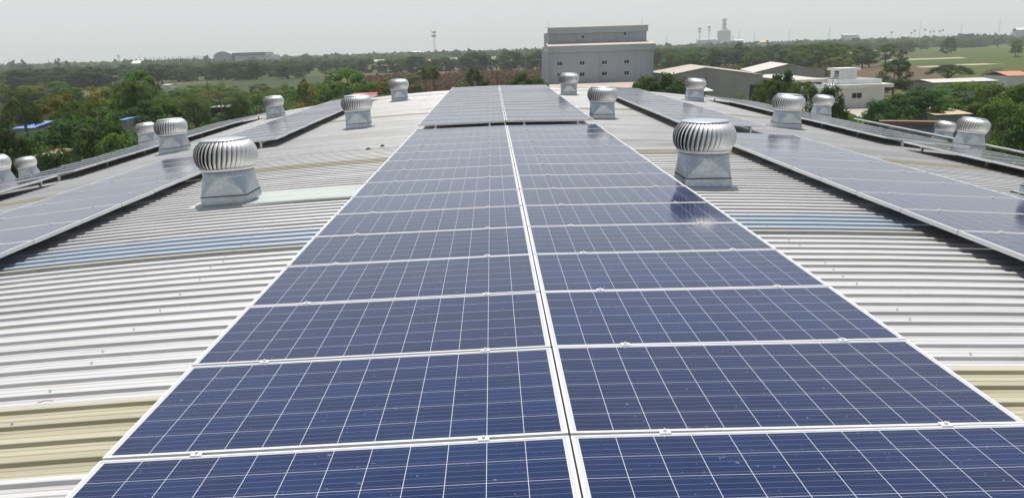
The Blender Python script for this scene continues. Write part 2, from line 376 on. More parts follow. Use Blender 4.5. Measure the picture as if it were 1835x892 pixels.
# roofing screws on the rib tops, a few rows of purlin lines
mb = MB()
for px_ in [-16, -13, -10.5, -8, -5, -2.8, 2.4, 5.2, 8, 10.5, 13, 16]:
    for j in range(200):
        yy = -1+j*PITCHR+.168
        if yy > 34 or random.random() < .45: continue
        x = px_+random.uniform(-.03, .03); z = arc(x)+ROOF_OFF+rise(yy)+.030-GZ
        mb.lathe([(.008, 0), (.008, .005), (.004, .009)], 6, (x, yy-15, z))
mb.build('roofing_screws', M['rail'], factory)

# ------------------------------------------------------------------ solar panels
PW, PD, PH = 1.956, .992, .04
ROW = 1.012
fr = MB(); fwid = .012
fr.box(-PW/2, PW/2, -PD/2, -PD/2+fwid, -PH, 0).box(-PW/2, PW/2, PD/2-fwid, PD/2, -PH, 0)
fr.box(-PW/2, -PW/2+fwid, -PD/2+fwid, PD/2-fwid, -PH, -.0005).box(PW/2-fwid, PW/2, -PD/2+fwid, PD/2-fwid, -PH, -.0005)
frame_me = fr.mesh('frame', M['alu'])
glass_me = MB().box(-PW/2+fwid, PW/2-fwid, -PD/2+fwid, PD/2-fwid, -.008, -.002).mesh('glass', M['cells'])
def clamp_mesh():
    mb = MB(); mb.box(-.024, .024, -.019, .019, .001, .0045); mb.box(-.024, .024, -.0085, .0085, -.03, .001)
    mb.lathe([(.008, .0045), (.008, .012), (.005, .015)], 8)
    return mb.mesh('clamp', M['alu'])
clamp_me = clamp_mesh()
proto = None
def word(n): return ['first', 'second', 'third', 'fourth', 'fifth', 'sixth', 'seventh', 'eighth', 'ninth', 'tenth', 'eleventh', 'twelfth', 'thirteenth', 'fourteenth', 'fifteenth', 'sixteenth', 'seventeenth', 'eighteenth', 'nineteenth', 'twentieth'][n]
def place_panel(x, y, z, tilt, label, group, jit=True):
    global proto
    if proto is None:
        r = empty('solar_panel', (0, 0, 0), label, 'solar panel', group)
        link(D.objects.new('frame', frame_me), r); link(D.objects.new('glass', glass_me), r)
        for sx in (-.58, .62):
            c = link(D.objects.new('clamp', clamp_me), r); c.location = (sx, PD/2+.010, 0)
        proto = r
    else: r = copy_tree(proto); r['label'] = label; r['group'] = group
    r.location = (x, y, z); r.rotation_euler = (random.gauss(0, .0022), tilt+random.gauss(0, .0016), random.gauss(0, .0006))
    return r
def rail(xl, y0, y1, z0, z1, label, group, lift=0.):
    r = empty('mounting_rail', (xl, y0, z0), label, 'rail', group)
    L = y1-y0; sl = (z1-z0)/L
    MB().add([(-.02, 0, -.042), (.02, 0, -.042), (.02, L, -.042+sl*L), (-.02, L, -.042+sl*L), (-.02, 0, -.082), (.02, 0, -.082), (.02, L, -.082+sl*L), (-.02, L, -.082+sl*L)],
             [(0, 1, 2, 3), (7, 6, 5, 4), (4, 5, 1, 0), (5, 6, 2, 1), (6, 7, 3, 2), (7, 4, 0, 3)]).build('bar', M['rail'], r)
    k = max(2, int(L/2.0)); me = None
    for i in range(k+1):
        yy = .06+(L-.12)*i/k
        if me is None: me = MB().box(-.02, .02, -.025, .025, -.140-lift, -.083).box(-.045, .045, -.03, .03, -.146-lift, -.138-lift).mesh('bracket', M['rail'])
        b = link(D.objects.new('bracket', me), r); b.location = (0, yy, sl*yy)
def array(xin, side, y0, rows, colname, where, step, lift=0., rails=True, lift_near=0., col_idx=0):
    "one column of panels; xin = edge nearest the ridge, side = +1 to the right"
    a = sqrt(PW**2); xo = xin+side*a*cos(abs(xin+side)/R); xc = (xin+xo)/2
    tilt = -math.atan((arc(xo)-arc(xin))/(xo-xin))
    zc = (arc(xin)+arc(xo))/2+.002
    for i in range(rows):
        yy = y0+ROW*(i+.5)-.01
        t = i/max(1, rows-1)
        ln = lift+lift_near*(1-t)
        place_panel(xc, yy, zc+rise(yy)+ln, tilt, f'{colname}, {word(i)} {step}', where)
    if rails:
        for q in (-.58, .62):
            x = xc+q*cos(tilt); z = zc-q*sin(tilt)
            nm = {-.58: 'left', .62: 'right'}[q]
            rail(x, y0-.05, y0+ROW*rows+.03, z+rise(y0)+lift, z+rise(y0+ROW*rows)+lift, f'{nm} aluminium rail under the {colname.replace("solar panel in the ", "")}', 'aluminium rails under the panels', lift)
Y0 = 2.010
G1, G2 = 'solar panels in the central double block', 'solar panels in the far central block'
array(-.0045, -1, Y0, 15, 'solar panel in the left column of the central block', G1, 'row from the camera')
array(.0045, 1, Y0, 15, 'solar panel in the right column of the central block', G1, 'row from the camera')
array(-.008, -1, 17.72, 16, 'solar panel in the left column of the far central block', G2, 'row past the gap', .055)
array(.008, 1, 17.72, 16, 'solar panel in the right column of the far central block', G2, 'row past the gap', .055)
XR, XL = 3.87, -5.13
array(XR, 1, 5.802-ROW*2, 13-2+2-1, 'solar panel in the near column right of the centre', 'solar panels in the inner right column', 'from its near end', .0)
array(XL, -1, 5.10-ROW*2, 13, 'solar panel in the near column left of the centre', 'solar panels in the inner left column', 'from its near end', .0)
array(XR, 1, 17.55, 16, 'solar panel in the far column right of the centre', 'solar panels in the far inner right column', 'from its near end', .04)
array(XL, -1, 17.75, 16, 'solar panel in the far column left of the centre', 'solar panels in the far inner left column', 'from its near end', .04)
array(8.40, 1, 7.4, 9, 'solar panel in the near column by the right eave vents', 'solar panels in the outer right column', 'from its near end', .02)
array(8.40, 1, 17.3, 15, 'solar panel in the far column by the right eave vents', 'solar panels in the far outer right column', 'from its near end', .03)
array(-9.40, -1, 8.4, 8, 'solar panel in the near column by the left eave vents', 'solar panels in the outer left column', 'from its near end', .03, lift_near=.0)
array(-9.40, -1, 17.2, 15, 'solar panel in the far column by the left eave vents', 'solar panels in the far outer left column', 'from its near end', .03)
array(14.5, 1, 13.0, 19, 'solar panel in the outermost right column behind the vents', 'solar panels in the outermost right column', 'from its near end', .04)

# ------------------------------------------------------------------ turbine roof vents
def vent_proto():
    r = empty('roof_vent', (0, 0, 0), 'x', 'roof vent', 'turbine vents on the metal roof')
    a = .292; rt_ = .322; z0, z1, z2 = .11, .360, .425
    # square to round base with triangular facets
    mb = MB(); n = 32; ring = [(rt_*cos(2*pi*(i)/n), rt_*sin(2*pi*(i)/n), z1) for i in range(n)]
    cor = [(a, a, z0), (-a, a, z0), (-a, -a, z0), (a, -a, z0)]
    e = a+.012; mb.v = ring+cor+[(e, e, -.03), (-e, e, -.03), (-e, -e, -.03), (e, -e, -.03)]
    for q in range(4):
        c = n+q
        for i in range(q*8, q*8+8): mb.f.append((i, c, (i+1) % n))
        nxt = n+(q+1) % 4; i = ((q+1)*8) % n
        mb.f.append((i, c, nxt)); mb.f.append((c, n+4+q, n+4+(q+1) % 4, nxt))
    fix_normals(mb.build('base', M['galv'], r))
    MB().lathe([(rt_+.004, z1-.012), (rt_+.006, z2), (rt_-.01, z2)], 40, cap=False).build('collar', M['galv'], r, True)
    # black sealant bead round the foot
    mb = MB()
    for s in (-1, 1):
        mb.box(-a-.006, a+.006, s*a-.007, s*a+.007, z0-.004, z0+.008); mb.box(s*a-.007, s*a+.007, -a+.008, a-.008, z0-.004, z0+.008)
    mb.build('seal', M['sealant'], r)
    # spinning head: curved louvre blades between two rings
    h = link(D.objects.new('turbine', None), r); h.location = (0, 0, z2+.01); h.empty_display_size = .1
    NB, NS = 40, 14; mb = MB(); H = .375
    TB = [(0, .325), (.12, .366), (.27, .392), (.45, .402), (.6, .398), (.75, .380), (.88, .345), (1, .288)]
    def prof(t):
        for (t0, r0), (t1, r1) in zip(TB, TB[1:]):
            if t <= t1+1e-6: return r0+(r1-r0)*(t-t0)/(t1-t0), H*(.015+.97*t)
    for i in range(NB):
        th = 2*pi*i/NB; vs = []
        for j in range(NS+1):
            t = j/NS; R_, z = prof(t); tw = radians(10)*(t-.5)
            e = .35+.65*sin(pi*t)
            vs.append((R_*cos(th+tw+.036), R_*sin(th+tw+.036), z))
            for f in (0, .5, 1):
                rr = R_-f*(.030+.018*f)*e; aa = th+tw-radians(8.4)*f
                vs.append((rr*cos(aa), rr*sin(aa), z))
        fs = []
        for j in range(NS):
            for q in range(3): fs.append((j*4+q, j*4+q+1, j*4+q+5, j*4+q+4))
        mb.add(vs, fs)
    mb.build('blades', M['turbine'], h, True)
    MB().lathe([(.325, -.012), (.343, -.010), (.352, .016), (.345, .026), (.31, .026)], 48, cap=False).build('lower_ring', M['turbine'], h, True)
    MB().lathe([(.300, H-.014), (.302, H-.004), (.290, H+.006), (.20, H+.014), (.08, H+.018), (.0, H+.019)], 48, cap=False).build('top_cap', M['galv'], h, True)
    MB().lathe([(prof(t)[0]-.085, prof(t)[1]) for t in (0, .12, .27, .45, .6, .75, .88, 1)], 32).build('added_shade_drum', M['dark'], h, True)  # added drum, no real vent part; its dark colour stands in for shade between blades
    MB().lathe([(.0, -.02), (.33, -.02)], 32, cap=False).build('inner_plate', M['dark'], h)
    return r
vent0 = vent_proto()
first_vent = [True]
def vent(x, y, label, flash=None):
    if first_vent[0]: v = vent0; first_vent[0] = False
    else:
        v = copy_tree(vent0)
        for ch in list(v.children):
            if ch.name.startswith('flashing'): D.objects.remove(ch)
    z = arc(x)+ROOF_OFF+rise(y)+.03
    v.location = (x, y, z); v['label'] = label; v.scale = (random.uniform(.97, 1.02),)*3
    v.rotation_euler = (0, math.atan(x/R)*.6, random.uniform(-.03, .03))
    for ch in v.children:
        if ch.name.startswith('turbine'): ch.rotation_euler = (random.uniform(-.015, .015), random.uniform(-.015, .015), random.uniform(0, 6))
    # flashing tray around the base, running up to the ridge side
    s = 1 if x < 0 else -1
    L = flash if flash else .37; yw = .43 if flash else .36
    xs = sorted([x-s*(.46 if flash else .37), x+s*L]); mb = MB(); nn = 14
    for i in range(nn+1):
        xx = xs[0]+(xs[1]-xs[0])*i/nn; zz = arc(xx)+ROOF_OFF+rise(y)+.036-z
        mb.v += [(xx-x, -yw-.01, zz-.016), (xx-x, -yw, zz+.004), (xx-x, yw, zz+.004), (xx-x, yw+.01, zz-.02)]
    for i in range(nn):
        for j in range(3): mb.f.append((4*i+j, 4*i+4+j, 4*i+5+j, 4*i+1+j))
    o = mb.build('flashing', M['flashing'] if flash else M['galv'], v); o.rotation_euler = (0, -v.rotation_euler.y, 0)
    return v
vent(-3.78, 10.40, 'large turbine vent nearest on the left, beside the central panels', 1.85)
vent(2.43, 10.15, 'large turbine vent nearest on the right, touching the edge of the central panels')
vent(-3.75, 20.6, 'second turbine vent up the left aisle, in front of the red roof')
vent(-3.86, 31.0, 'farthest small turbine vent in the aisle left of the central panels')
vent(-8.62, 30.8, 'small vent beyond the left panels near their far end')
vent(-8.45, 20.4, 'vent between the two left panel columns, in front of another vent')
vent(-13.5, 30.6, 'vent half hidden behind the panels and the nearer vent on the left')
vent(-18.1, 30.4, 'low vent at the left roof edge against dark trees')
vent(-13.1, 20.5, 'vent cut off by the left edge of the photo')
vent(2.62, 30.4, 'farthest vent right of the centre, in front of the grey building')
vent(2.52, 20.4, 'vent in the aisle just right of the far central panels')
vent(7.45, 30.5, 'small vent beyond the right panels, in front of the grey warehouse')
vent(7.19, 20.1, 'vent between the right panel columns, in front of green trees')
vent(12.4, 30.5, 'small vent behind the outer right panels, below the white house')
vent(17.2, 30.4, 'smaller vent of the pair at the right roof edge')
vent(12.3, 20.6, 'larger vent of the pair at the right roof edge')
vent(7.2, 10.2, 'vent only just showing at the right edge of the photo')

for px_, py_, sz, lab in [(661, 276, .05, 'dark loose clip on the roof left of the central panels, left of two'), (686, 271, .04, 'dark loose clip on the roof beside the central panels, right of two')]:
    d = fwd*FPX + rt*(px_-917.5) - up*(py_-446); q = CAM + d*((CAM.z+.30)/-d.z)
    zz = arc(q.x)+ROOF_OFF+.026
    o = MB().box(-sz, sz, -.02, .02, 0, .012).box(-sz*.5, sz*.5, -.014, .014, .0125, .03).build('roof_clip', M['sealant']); o.location = (q.x, q.y, zz); o.rotation_euler.z = .3
    tag(o, lab, 'clip', 'loose clips on the roof')
tw_ = [(-2.84, 4.06, 0), (-2.80, 4.07, .006), (-2.77, 4.06, .008), (-2.755, 4.063, .004)]
tag(MB().tube([(x, y, z+arc(x)+ROOF_OFF+.008) for x, y, z in tw_], .0022, 5).build('twig', M['red_roof']), 'small reddish twig lying on the near left roof sheet', 'twig')
pts = [(-2.0+4*i/20, 17.42+.02*sin(i), arc(-2+4*i/20)-.10-.02*sin(i*1.3)) for i in range(21)]
tag(MB().tube(pts, .012, 6).build('panel_cable', M['cable'], None, True), 'black cable in the gap between the central panel blocks', 'cable')

# ------------------------------------------------------------------ trees
def leaf_quads(mb, c, rad, n, size, rng, flat=.8, top=.35):
    for _ in range(n):
        while True:
            d = Vector((rng.uniform(-1, 1), rng.uniform(-1, 1), rng.uniform(-1, 1)))
            if .05 < d.length < 1: break
        d = d.normalized()*(rng.random()**.33)
        if d.z < 0 and rng.random() < top: d.z = -d.z
        p = Vector(c)+Vector((d.x*rad, d.y*rad, d.z*rad*flat))
        nrm = (d.normalized()*.95+Vector((rng.gauss(0, .38), rng.gauss(0, .38), rng.gauss(.5, .36)))).normalized()
        a = nrm.orthogonal().normalized(); b = nrm.cross(a); an = rng.uniform(0, 6.28)
        e1 = (a*cos(an)+b*sin(an))*size*rng.uniform(.6, 1.3); e2 = (b*cos(an)-a*sin(an))*size*rng.uniform(.3, .55)
        mb.add([p-e1, p+e2*1.0-e1*.1, p+e1, p-e2-e1*.1], [(0, 1, 2, 3)])
def crown_mesh(name, mat, seed, kind, n=50, leaves=130, size=.024):
    rng = random.Random(seed); mb = MB(); cs = []
    for i in range(n):
        a = rng.uniform(0, 6.283)
        if kind == 'round':
            u = rng.random(); zz = .20+.72*u; rr = .42*sqrt(max(0, 1-((zz-.52)/.44)**2))*sqrt(rng.uniform(.15, 1)); cr = rng.uniform(.075, .145)
        elif kind == 'spread':
            rr = .44*sqrt(rng.random()); zz = .88-.42*(rr/.44)**2*rng.uniform(.5, 1.25)-.12*rng.random(); cr = rng.uniform(.07, .13)
        elif kind == 'dome':
            rr = .45*sqrt(rng.random()); zz = .36+.56*sqrt(max(0, 1-(rr/.46)**2))*rng.uniform(.75, 1); cr = rng.uniform(.06, .11)
        elif kind == 'loose':
            zz = rng.uniform(.28, .95); rr = .40*(1-abs(zz-.55)*1.3)*sqrt(rng.random()); cr = rng.uniform(.06, .125)
        elif kind == 'wood':
            zz = .06+.82*rng.random(); rr = .46*sqrt(max(.02, 1-max(0, (zz-.35)/.62)**2))*sqrt(rng.uniform(.2, 1)); cr = rng.uniform(.10, .18)
        elif kind == 'bush':
            rr = .42*sqrt(rng.random()); zz = .12+.72*(1-(rr/.48)**2)*rng.uniform(.3, 1.05); cr = rng.uniform(.08, .15)
        elif kind == 'spire':
            zz = rng.uniform(.08, .98); rr = .42*(1.02-zz)*rng.random(); cr = .05+.13*(1-zz)
        cs.append((rr*cos(a), rr*sin(a), zz)); 
        leaf_quads(mb, cs[-1], cr, leaves, size, rng, .72 if kind != 'spire' else 1.0)
    return mb.mesh(name, mat), cs
def trunk_mesh(seed, cs, kind):
    rng = random.Random(seed); mb = MB(); fork = (rng.uniform(-.03, .03), rng.uniform(-.03, .03), .30 if kind != 'spread' else .36)
    mb.tube([(0, 0, -.02), (fork[0]*.5, fork[1]*.5, fork[2]*.5), fork], [.036, .028, .022], 7)
    for c in rng.sample(cs, min(9, len(cs))):
        mid = (fork[0]*.5+c[0]*.5+rng.uniform(-.03, .03), fork[1]*.5+c[1]*.5+rng.uniform(-.03, .03), fork[2]*.45+c[2]*.55)
        mb.tube([fork, mid, c], [.017, .010, .003], 5)
    return mb.mesh('trunk', M['bark'], True)
PROTO = {}
def tree_proto(key, mat, kind, seed, **kw):
    out = []
    for i in range(kw.pop('variants', 2)):
        cm, cs = crown_mesh('crown', M[mat], seed+i*11, kind, **kw); out.append((cm, trunk_mesh(seed+i, cs, kind)))
    PROTO[key] = out
tree_proto('dark_round', 'leaf_dark', 'round', 1)
tree_proto('dark_spread', 'leaf_dark', 'spread', 2, n=70, leaves=130, size=.020)
tree_proto('dark_dome', 'leaf_dark', 'dome', 3, n=74, leaves=120, size=.018)
tree_proto('mid_round', 'leaf_mid', 'round', 4)
tree_proto('mid_loose', 'leaf_mid', 'loose', 5, n=40, leaves=100)
tree_proto('mid_bush', 'leaf_mid', 'bush', 6, n=36, leaves=90, size=.024)
tree_proto('yellow_loose', 'leaf_yellow', 'loose', 7, n=40, leaves=90)
tree_proto('yellow_bush', 'leaf_yellow', 'bush', 8, n=36, leaves=80, size=.024)
tree_proto('far_round', 'leaf_far', 'wood', 9, n=44, leaves=110, size=.032, variants=4)
tree_proto('far_loose', 'leaf_far', 'loose', 10, n=34, leaves=90, size=.034, variants=2)
tree_proto('spire', 'leaf_far', 'spire', 12, n=26, leaves=36, size=.035, variants=2)
tree_proto('dry_bush', 'dry', 'bush', 13, n=30, leaves=70, size=.022)
tcount = [0]
def tree(key, px, ytop, D_, wpx, label, cat='tree', group=None, name=None, h=None, wmul=1.0):
    p = at(px, ytop, D_); height = (p.z-GZ) if h is None else h
    tcount[0] += 1; var = PROTO[key][tcount[0] % len(PROTO[key])]
    width = wpx*D_/FPX*wmul*(1.0 if key.startswith('far') or key == 'spire' else 1.18)
    nm = name or ('shrub' if 'bush' in key else 'broadleaf_tree')
    o = D.objects.new(nm, None); link(o); tag(o, label, cat, group)
    o.location = (p.x, p.y, GZ); o.rotation_euler.z = random.uniform(0, 6.28)
    o.scale = (width/.94, width/.94, height/.98)
    link(D.objects.new('crown', var[0]), o); link(D.objects.new('trunk', var[1]), o)
    return o
# --- palms
def palm_meshes(seed, nf=19, L=.38):
    rng = random.Random(seed); crown = MB()
    for i in range(nf):
        a = 6.283*i/nf*2.4+rng.uniform(-.2, .2); el = rng.uniform(-.45, 1.2); Lf = L*rng.uniform(.8, 1.1)
        pts = []; p = Vector((0, 0, 1.0)); d = el
        for j in range(9):
            pts.append(p.copy()); p = p+Vector((cos(a)*cos(d), sin(a)*cos(d), sin(d)))*Lf/8; d -= (.16+.05*j)
        side = Vector((-sin(a), cos(a), 0))
        for j in range(8):
            for q in (0, .5):
                c = pts[j].lerp(pts[j+1], q); tng = (pts[j+1]-pts[j]).normalized(); t = (j+q)/8
                ll = Lf*.30*(.35+sin(pi*min(1, t*.85+.12))*.8)
                for s in (-1, 1):
                    tip = c+side*s*ll*.8+tng*ll*.45+Vector((0, 0, -ll*rng.uniform(.25, .7)))
                    wv = tng*Lf*.021
                    crown.add([c-wv, c+wv, tip], [(0, 1, 2)])
    tr = MB(); tr.tube([(.05, 0, -.01), (.035, 0, .3), (.01, 0, .7), (0, 0, 1.0)], [.022, .016, .014, .013], 7)
    return crown.mesh('crown', M['palm']), tr.mesh('trunk', M['bark'], True)
PALMS = [palm_meshes(31), palm_meshes(32, 22, .44)]
def palm(px, ycrown, D_, label, group='palms among the trees', L=1.0, v=0):
    p = at(px, ycrown, D_); hgt = p.z-GZ
    o = D.objects.new('coconut_palm', None); link(o); tag(o, label, 'palm tree', group)
    o.location = (p.x, p.y, GZ); o.rotation_euler.z = random.uniform(0, 6.28); s = 6.4*L; o.scale = (s, s, hgt)
    sc = hgt
    # crown keeps its own proportions: separate scale on the child
    c = link(D.objects.new('crown', PALMS[v][0]), o); c.scale = (1, 1, s/hgt); c.location = (0, 0, 1-s/hgt)
    link(D.objects.new('trunk', PALMS[v][1]), o); return o

# near left
T = tree
T('dark_spread', 120, 186, 52, 190, 'broad dark spreading tree behind the left roof edge, right of the blue roof')
T('dark_round', 10, 228, 46, 110, 'dark tree at the left edge of the photo below the blue roof')
T('dark_round', 75, 262, 43, 120, 'dark leafy tree just behind the low left vent')
T('dark_round', 170, 215, 48, 120, 'dark tree in front of the big spreading tree, left of the hidden vent')
T('mid_round', 225, 236, 46, 120, 'mid green tree directly behind the half hidden left vent')
T('mid_bush', 150, 292, 40, 110, 'bright low bush against the left roof edge between vents', 'shrub')
T('mid_bush', 205, 262, 42, 100, 'green bush on the left roof edge below the mid green tree', 'shrub')
T('dark_round', 262, 180, 66, 130, 'dark rounded tree below the tall yellowish tree on the left')
T('dark_round', 20, 190, 68, 100, 'dark tree behind the blue roof at the left edge')
T('yellow_loose', 96, 172, 78, 95, 'yellow green tree with feathery top right of the leaning palm')
T('mid_round', 140, 178, 72, 80, 'green tree between the yellow tree and the dark spreading tree')
T('yellow_loose', 185, 157, 105, 85, 'olive yellow tree left of the tall tree with the palm in front')
T('mid_loose', 246, 130, 92, 72, 'tall yellowish green tree with a palm in front, left half')
T('mid_round', 225, 166, 84, 70, 'green tree at the foot of the tall yellowish tree, left side')
T('mid_bush', 320, 186, 80, 100, 'green shrub between the two left palms', 'shrub')
T('mid_bush', 395, 184, 90, 80, 'green shrub left of the shaggy palm', 'shrub')
T('mid_round', 455, 168, 95, 75, 'green rounded tree right of the shaggy palm')
T('mid_bush', 480, 172, 90, 90, 'green shrub behind the small vent on the far left', 'shrub')
T('yellow_bush', 560, 152, 118, 70, 'yellow green leafy tree left of the dark tree in the middle distance', 'tree', name='broadleaf_tree')
T('yellow_loose', 548, 148, 135, 40, 'slim yellow tree beside a small dark crown in the middle distance')
T('dark_round', 540, 140, 150, 22, 'small dark upright crown above the yellow shrubs')
T('mid_round', 616, 122, 125, 82, 'big dark green tree in the middle distance left of the red roof', name='broadleaf_tree')
T('mid_round', 590, 150, 110, 60, 'green tree touching the left side of the big middle tree')
T('mid_round', 655, 148, 120, 60, 'green tree touching the right side of the big middle tree')
T('yellow_loose', 690, 141, 150, 55, 'yellowish tree behind the second left vent')
T('mid_round', 735, 135, 160, 50, 'green tree left of the twin palms')
T('mid_bush', 700, 160, 110, 70, 'leafy shrub behind the farthest left vent', 'shrub')
T('mid_bush', 760, 158, 100, 70, 'low shrub below the twin palms', 'shrub')
T('mid_bush', 735, 166, 90, 80, 'low bright shrub at the roof edge beside the far vent', 'shrub')
T('dark_round', 848, 122, 150, 36, 'dark tree top rising over the bushes left of the thin poles')
T('mid_bush', 838, 138, 130, 70, 'green thicket in front of the brown field, left of the thin poles', 'shrub')
T('mid_bush', 800, 150, 110, 60, 'bright green thicket above the central panels far end', 'shrub')
T('dark_bush' if 'dark_bush' in PROTO else 'dark_round', 868, 142, 125, 34, 'dark bush on the right end of the thicket by the thin poles', 'shrub', name='shrub')
T('dark_dome', 944, 126, 112, 78, 'dark dome shaped tree left of the grey building')
# near right
T('dark_dome', 1184, 127, 74, 138, 'dark dense tree in front of the grey building right corner')
T('dark_dome', 1150, 142, 66, 70, 'dark low tree at the left end of the dense tree by the grey building')
T('mid_bush', 1318, 158, 88, 62, 'green shrub in front of the near grey warehouse', 'shrub')
T('dark_round', 1404, 126, 84, 62, 'tree with a knobbly top in front of the warehouse end')
T('mid_round', 1375, 142, 78, 66, 'leafy tree left of the knobbly tree by the warehouse')
T('mid_round', 1440, 145, 76, 66, 'leafy tree right of the knobbly tree behind the right vents')
T('dark_round', 1490, 150, 74, 60, 'dark leafy tree in front of the white house left corner')
T('mid_bush', 1500, 186, 62, 70, 'shrub below the white house, beside the small right vent', 'shrub')
T('mid_bush', 1400, 168, 70, 90, 'shrub behind the right vent between the panel columns', 'shrub')
T('dark_round', 1606, 106, 150, 58, 'dark tree standing right behind the white house')
T('dark_spread', 1645, 146, 78, 105, 'broad dark tree right of the white house, taller one')
T('dark_round', 1610, 168, 70, 110, 'dark leafy tree in front of the white house right corner')
T('dark_round', 1585, 178, 66, 75, 'low dark tree under the white house window')
T('mid_bush', 1540, 196, 60, 90, 'shrub under the white house wall, on the roof edge side', 'shrub')
T('mid_bush', 1640, 196, 62, 100, 'green shrub above the painted wall', 'shrub')
T('dark_dome', 1702, 114, 190, 66, 'grey green mound of a tree in front of the rice field')
T('mid_round', 1700, 150, 105, 80, 'green tree left of the long white roof')
T('mid_spread' if 'mid_spread' in PROTO else 'mid_round', 1755, 146, 98, 110, 'wide green tree in front of the long white roof')
T('mid_round', 1800, 150, 80, 110, 'green tree behind the concrete pole on the right')
T('mid_round', 1800, 178, 56, 100, 'near green tree with the concrete pole in front')
T('mid_loose', 1838, 152, 60, 100, 'tall green tree cut by the right edge of the photo')
T('dark_round', 1836, 210, 46, 110, 'near dark tree at the right edge of the photo')
T('mid_bush', 1790, 232, 44, 90, 'green bush on the right roof edge below the concrete pole', 'shrub')
T('yellow_loose', 1500, 104, 210, 60, 'yellow brown tree beyond the warehouse, left of the white house')
T('dry_bush', 1580, 124, 160, 50, 'brown dry bush behind the white house roof', 'shrub')
T('dry_bush', 1480, 114, 190, 60, 'brown dry bush between the far warehouse and the white house', 'shrub')
T('dry_bush', 1785, 118, 210, 40, 'brown dry bush in front of the right fields', 'shrub')
# mid right trees in front of the fields
T('mid_round', 1470, 76, 300, 60, 'bright green tree in front of the woods above the flat roofs')
T('mid_round', 1500, 84, 290, 50, 'green tree right of the bright green one above the flat roofs')
T('dark_round', 1548, 82, 330, 36, 'dark tree left of the leaning field tree')
T('mid_loose', 1590, 80, 340, 46, 'field tree with a bare trunk beside the rice field')
T('dark_round', 1619, 88, 330, 18, 'small dark tree at the left corner of the rice field')
T('far_round', 1701, 66, 560, 24, 'lone dark tree standing out at the back of the rice field')
T('mid_round', 1823, 71, 420, 20, 'lone olive tree in the rice field near the right edge')
T('mid_bush', 1822, 98, 400, 14, 'little bush under the lone olive tree', 'shrub')
T('dark_round', 1282, 89, 320, 26, 'round green tree in front of the woods above the near warehouse')
T('dark_round', 1330, 76, 420, 30, 'dark tree in the woods above the gap between the warehouses')
T('mid_round', 1365, 96, 300, 24, 'light green small tree above the far warehouse roof')
T('dark_round', 1405, 90, 330, 30, 'dark tree above the far warehouse ridge')
T('mid_bush', 1191, 113, 240, 14, 'small green bush right of the grey building', 'shrub')
for px, yt, wd, kk, lab in [(1440, 80, 44, 'mid_round', 'full green tree left of the bright green tree above the flat roofs'), (1415, 88, 40, 'mid_round', 'rounded green tree standing above the far warehouse gable'), (1525, 88, 40, 'mid_round', 'green tree behind the roof room of the white house, left one'), (1560, 92, 34, 'dark_round', 'dark green tree behind the white house, beside the rice field'), (1350, 92, 36, 'mid_round', 'green tree above the valley between the two warehouses'), (1240, 92, 40, 'mid_round', 'green tree above the near warehouse left slope'), (1205, 94, 34, 'mid_round', 'green tree in the gap right of the grey building')]:
    T(kk, px, yt, random.uniform(290, 340), wd, lab)
# dark row beyond the brown field
for px, yt, wd in [(745, 99, 42), (718, 105, 46), (690, 106, 34), (656, 104, 30), (790, 102, 34), (812, 104, 36), (853, 92, 46), (838, 99, 30), (870, 101, 28), (898, 98, 36), (915, 90, 40), (962, 89, 40), (945, 98, 26), (978, 98, 26), (930, 98, 24), (770, 106, 30)]:
    T('far_round', px, yt, random.uniform(430, 520), wd*1.15, 'dark rounded tree in the row beyond the brown field', 'tree', 'dark trees beyond the brown field', 'field_edge_tree')
palm(36, 176, 58, 'leaning palm over the blue roof at the left', L=1.1)
palm(246, 160, 84, 'palm in front of the tall yellowish tree', L=1.15, v=1)
palm(345, 186, 72, 'drooping palm behind the left aisle vents', L=1.1, v=1)
palm(302, 188, 74, 'short palm left of the drooping palm', L=.95)
palm(424, 182, 84, 'shaggy palm left of the small far vent', L=.9, v=1)
palm(776, 125, 135, 'right one of the twin palms before the brown field', L=.95)
palm(762, 128, 140, 'left one of the twin palms before the brown field', L=.9, v=1)
for px, yt in [(1598, 58), (1633, 59), (1639, 55), (1658, 53), (1667, 57), (1674, 56), (1684, 56), (1690, 54)]:
    palm(px, yt, 1500, 'tall sugar palm on the hazy right horizon', 'sugar palms on the right horizon', 1.5)

# bushes of the middle ground, left
GRP = 'shrubs on the waste land behind the left panels'
for i in range(70):
    px = random.uniform(270, 720); D_ = random.uniform(120, 250)
    h = random.uniform(3.0, 5.2)
    yt = hz(px)+(CAM.z-GZ-h)*1430/D_
    kk = random.choice(['mid_bush', 'mid_bush', 'yellow_bush', 'mid_round'])
    T(kk, px, yt, D_, random.uniform(4.5, 8)*FPX/D_, 'leafy green shrub on the waste land behind the left panels', 'shrub', GRP, 'shrub')
for i in range(24):
    px = random.uniform(-60, 300); D_ = random.uniform(100, 240); h = random.uniform(4, 6.5)
    yt = hz(px)+(CAM.z-GZ-h)*1430/D_
    T(random.choice(['mid_round', 'dark_round', 'yellow_loose', 'mid_loose']), px, yt, D_, random.uniform(6, 9)*FPX/D_, 'green tree in the grove behind the left palms', 'tree', 'trees in the grove behind the left palms')
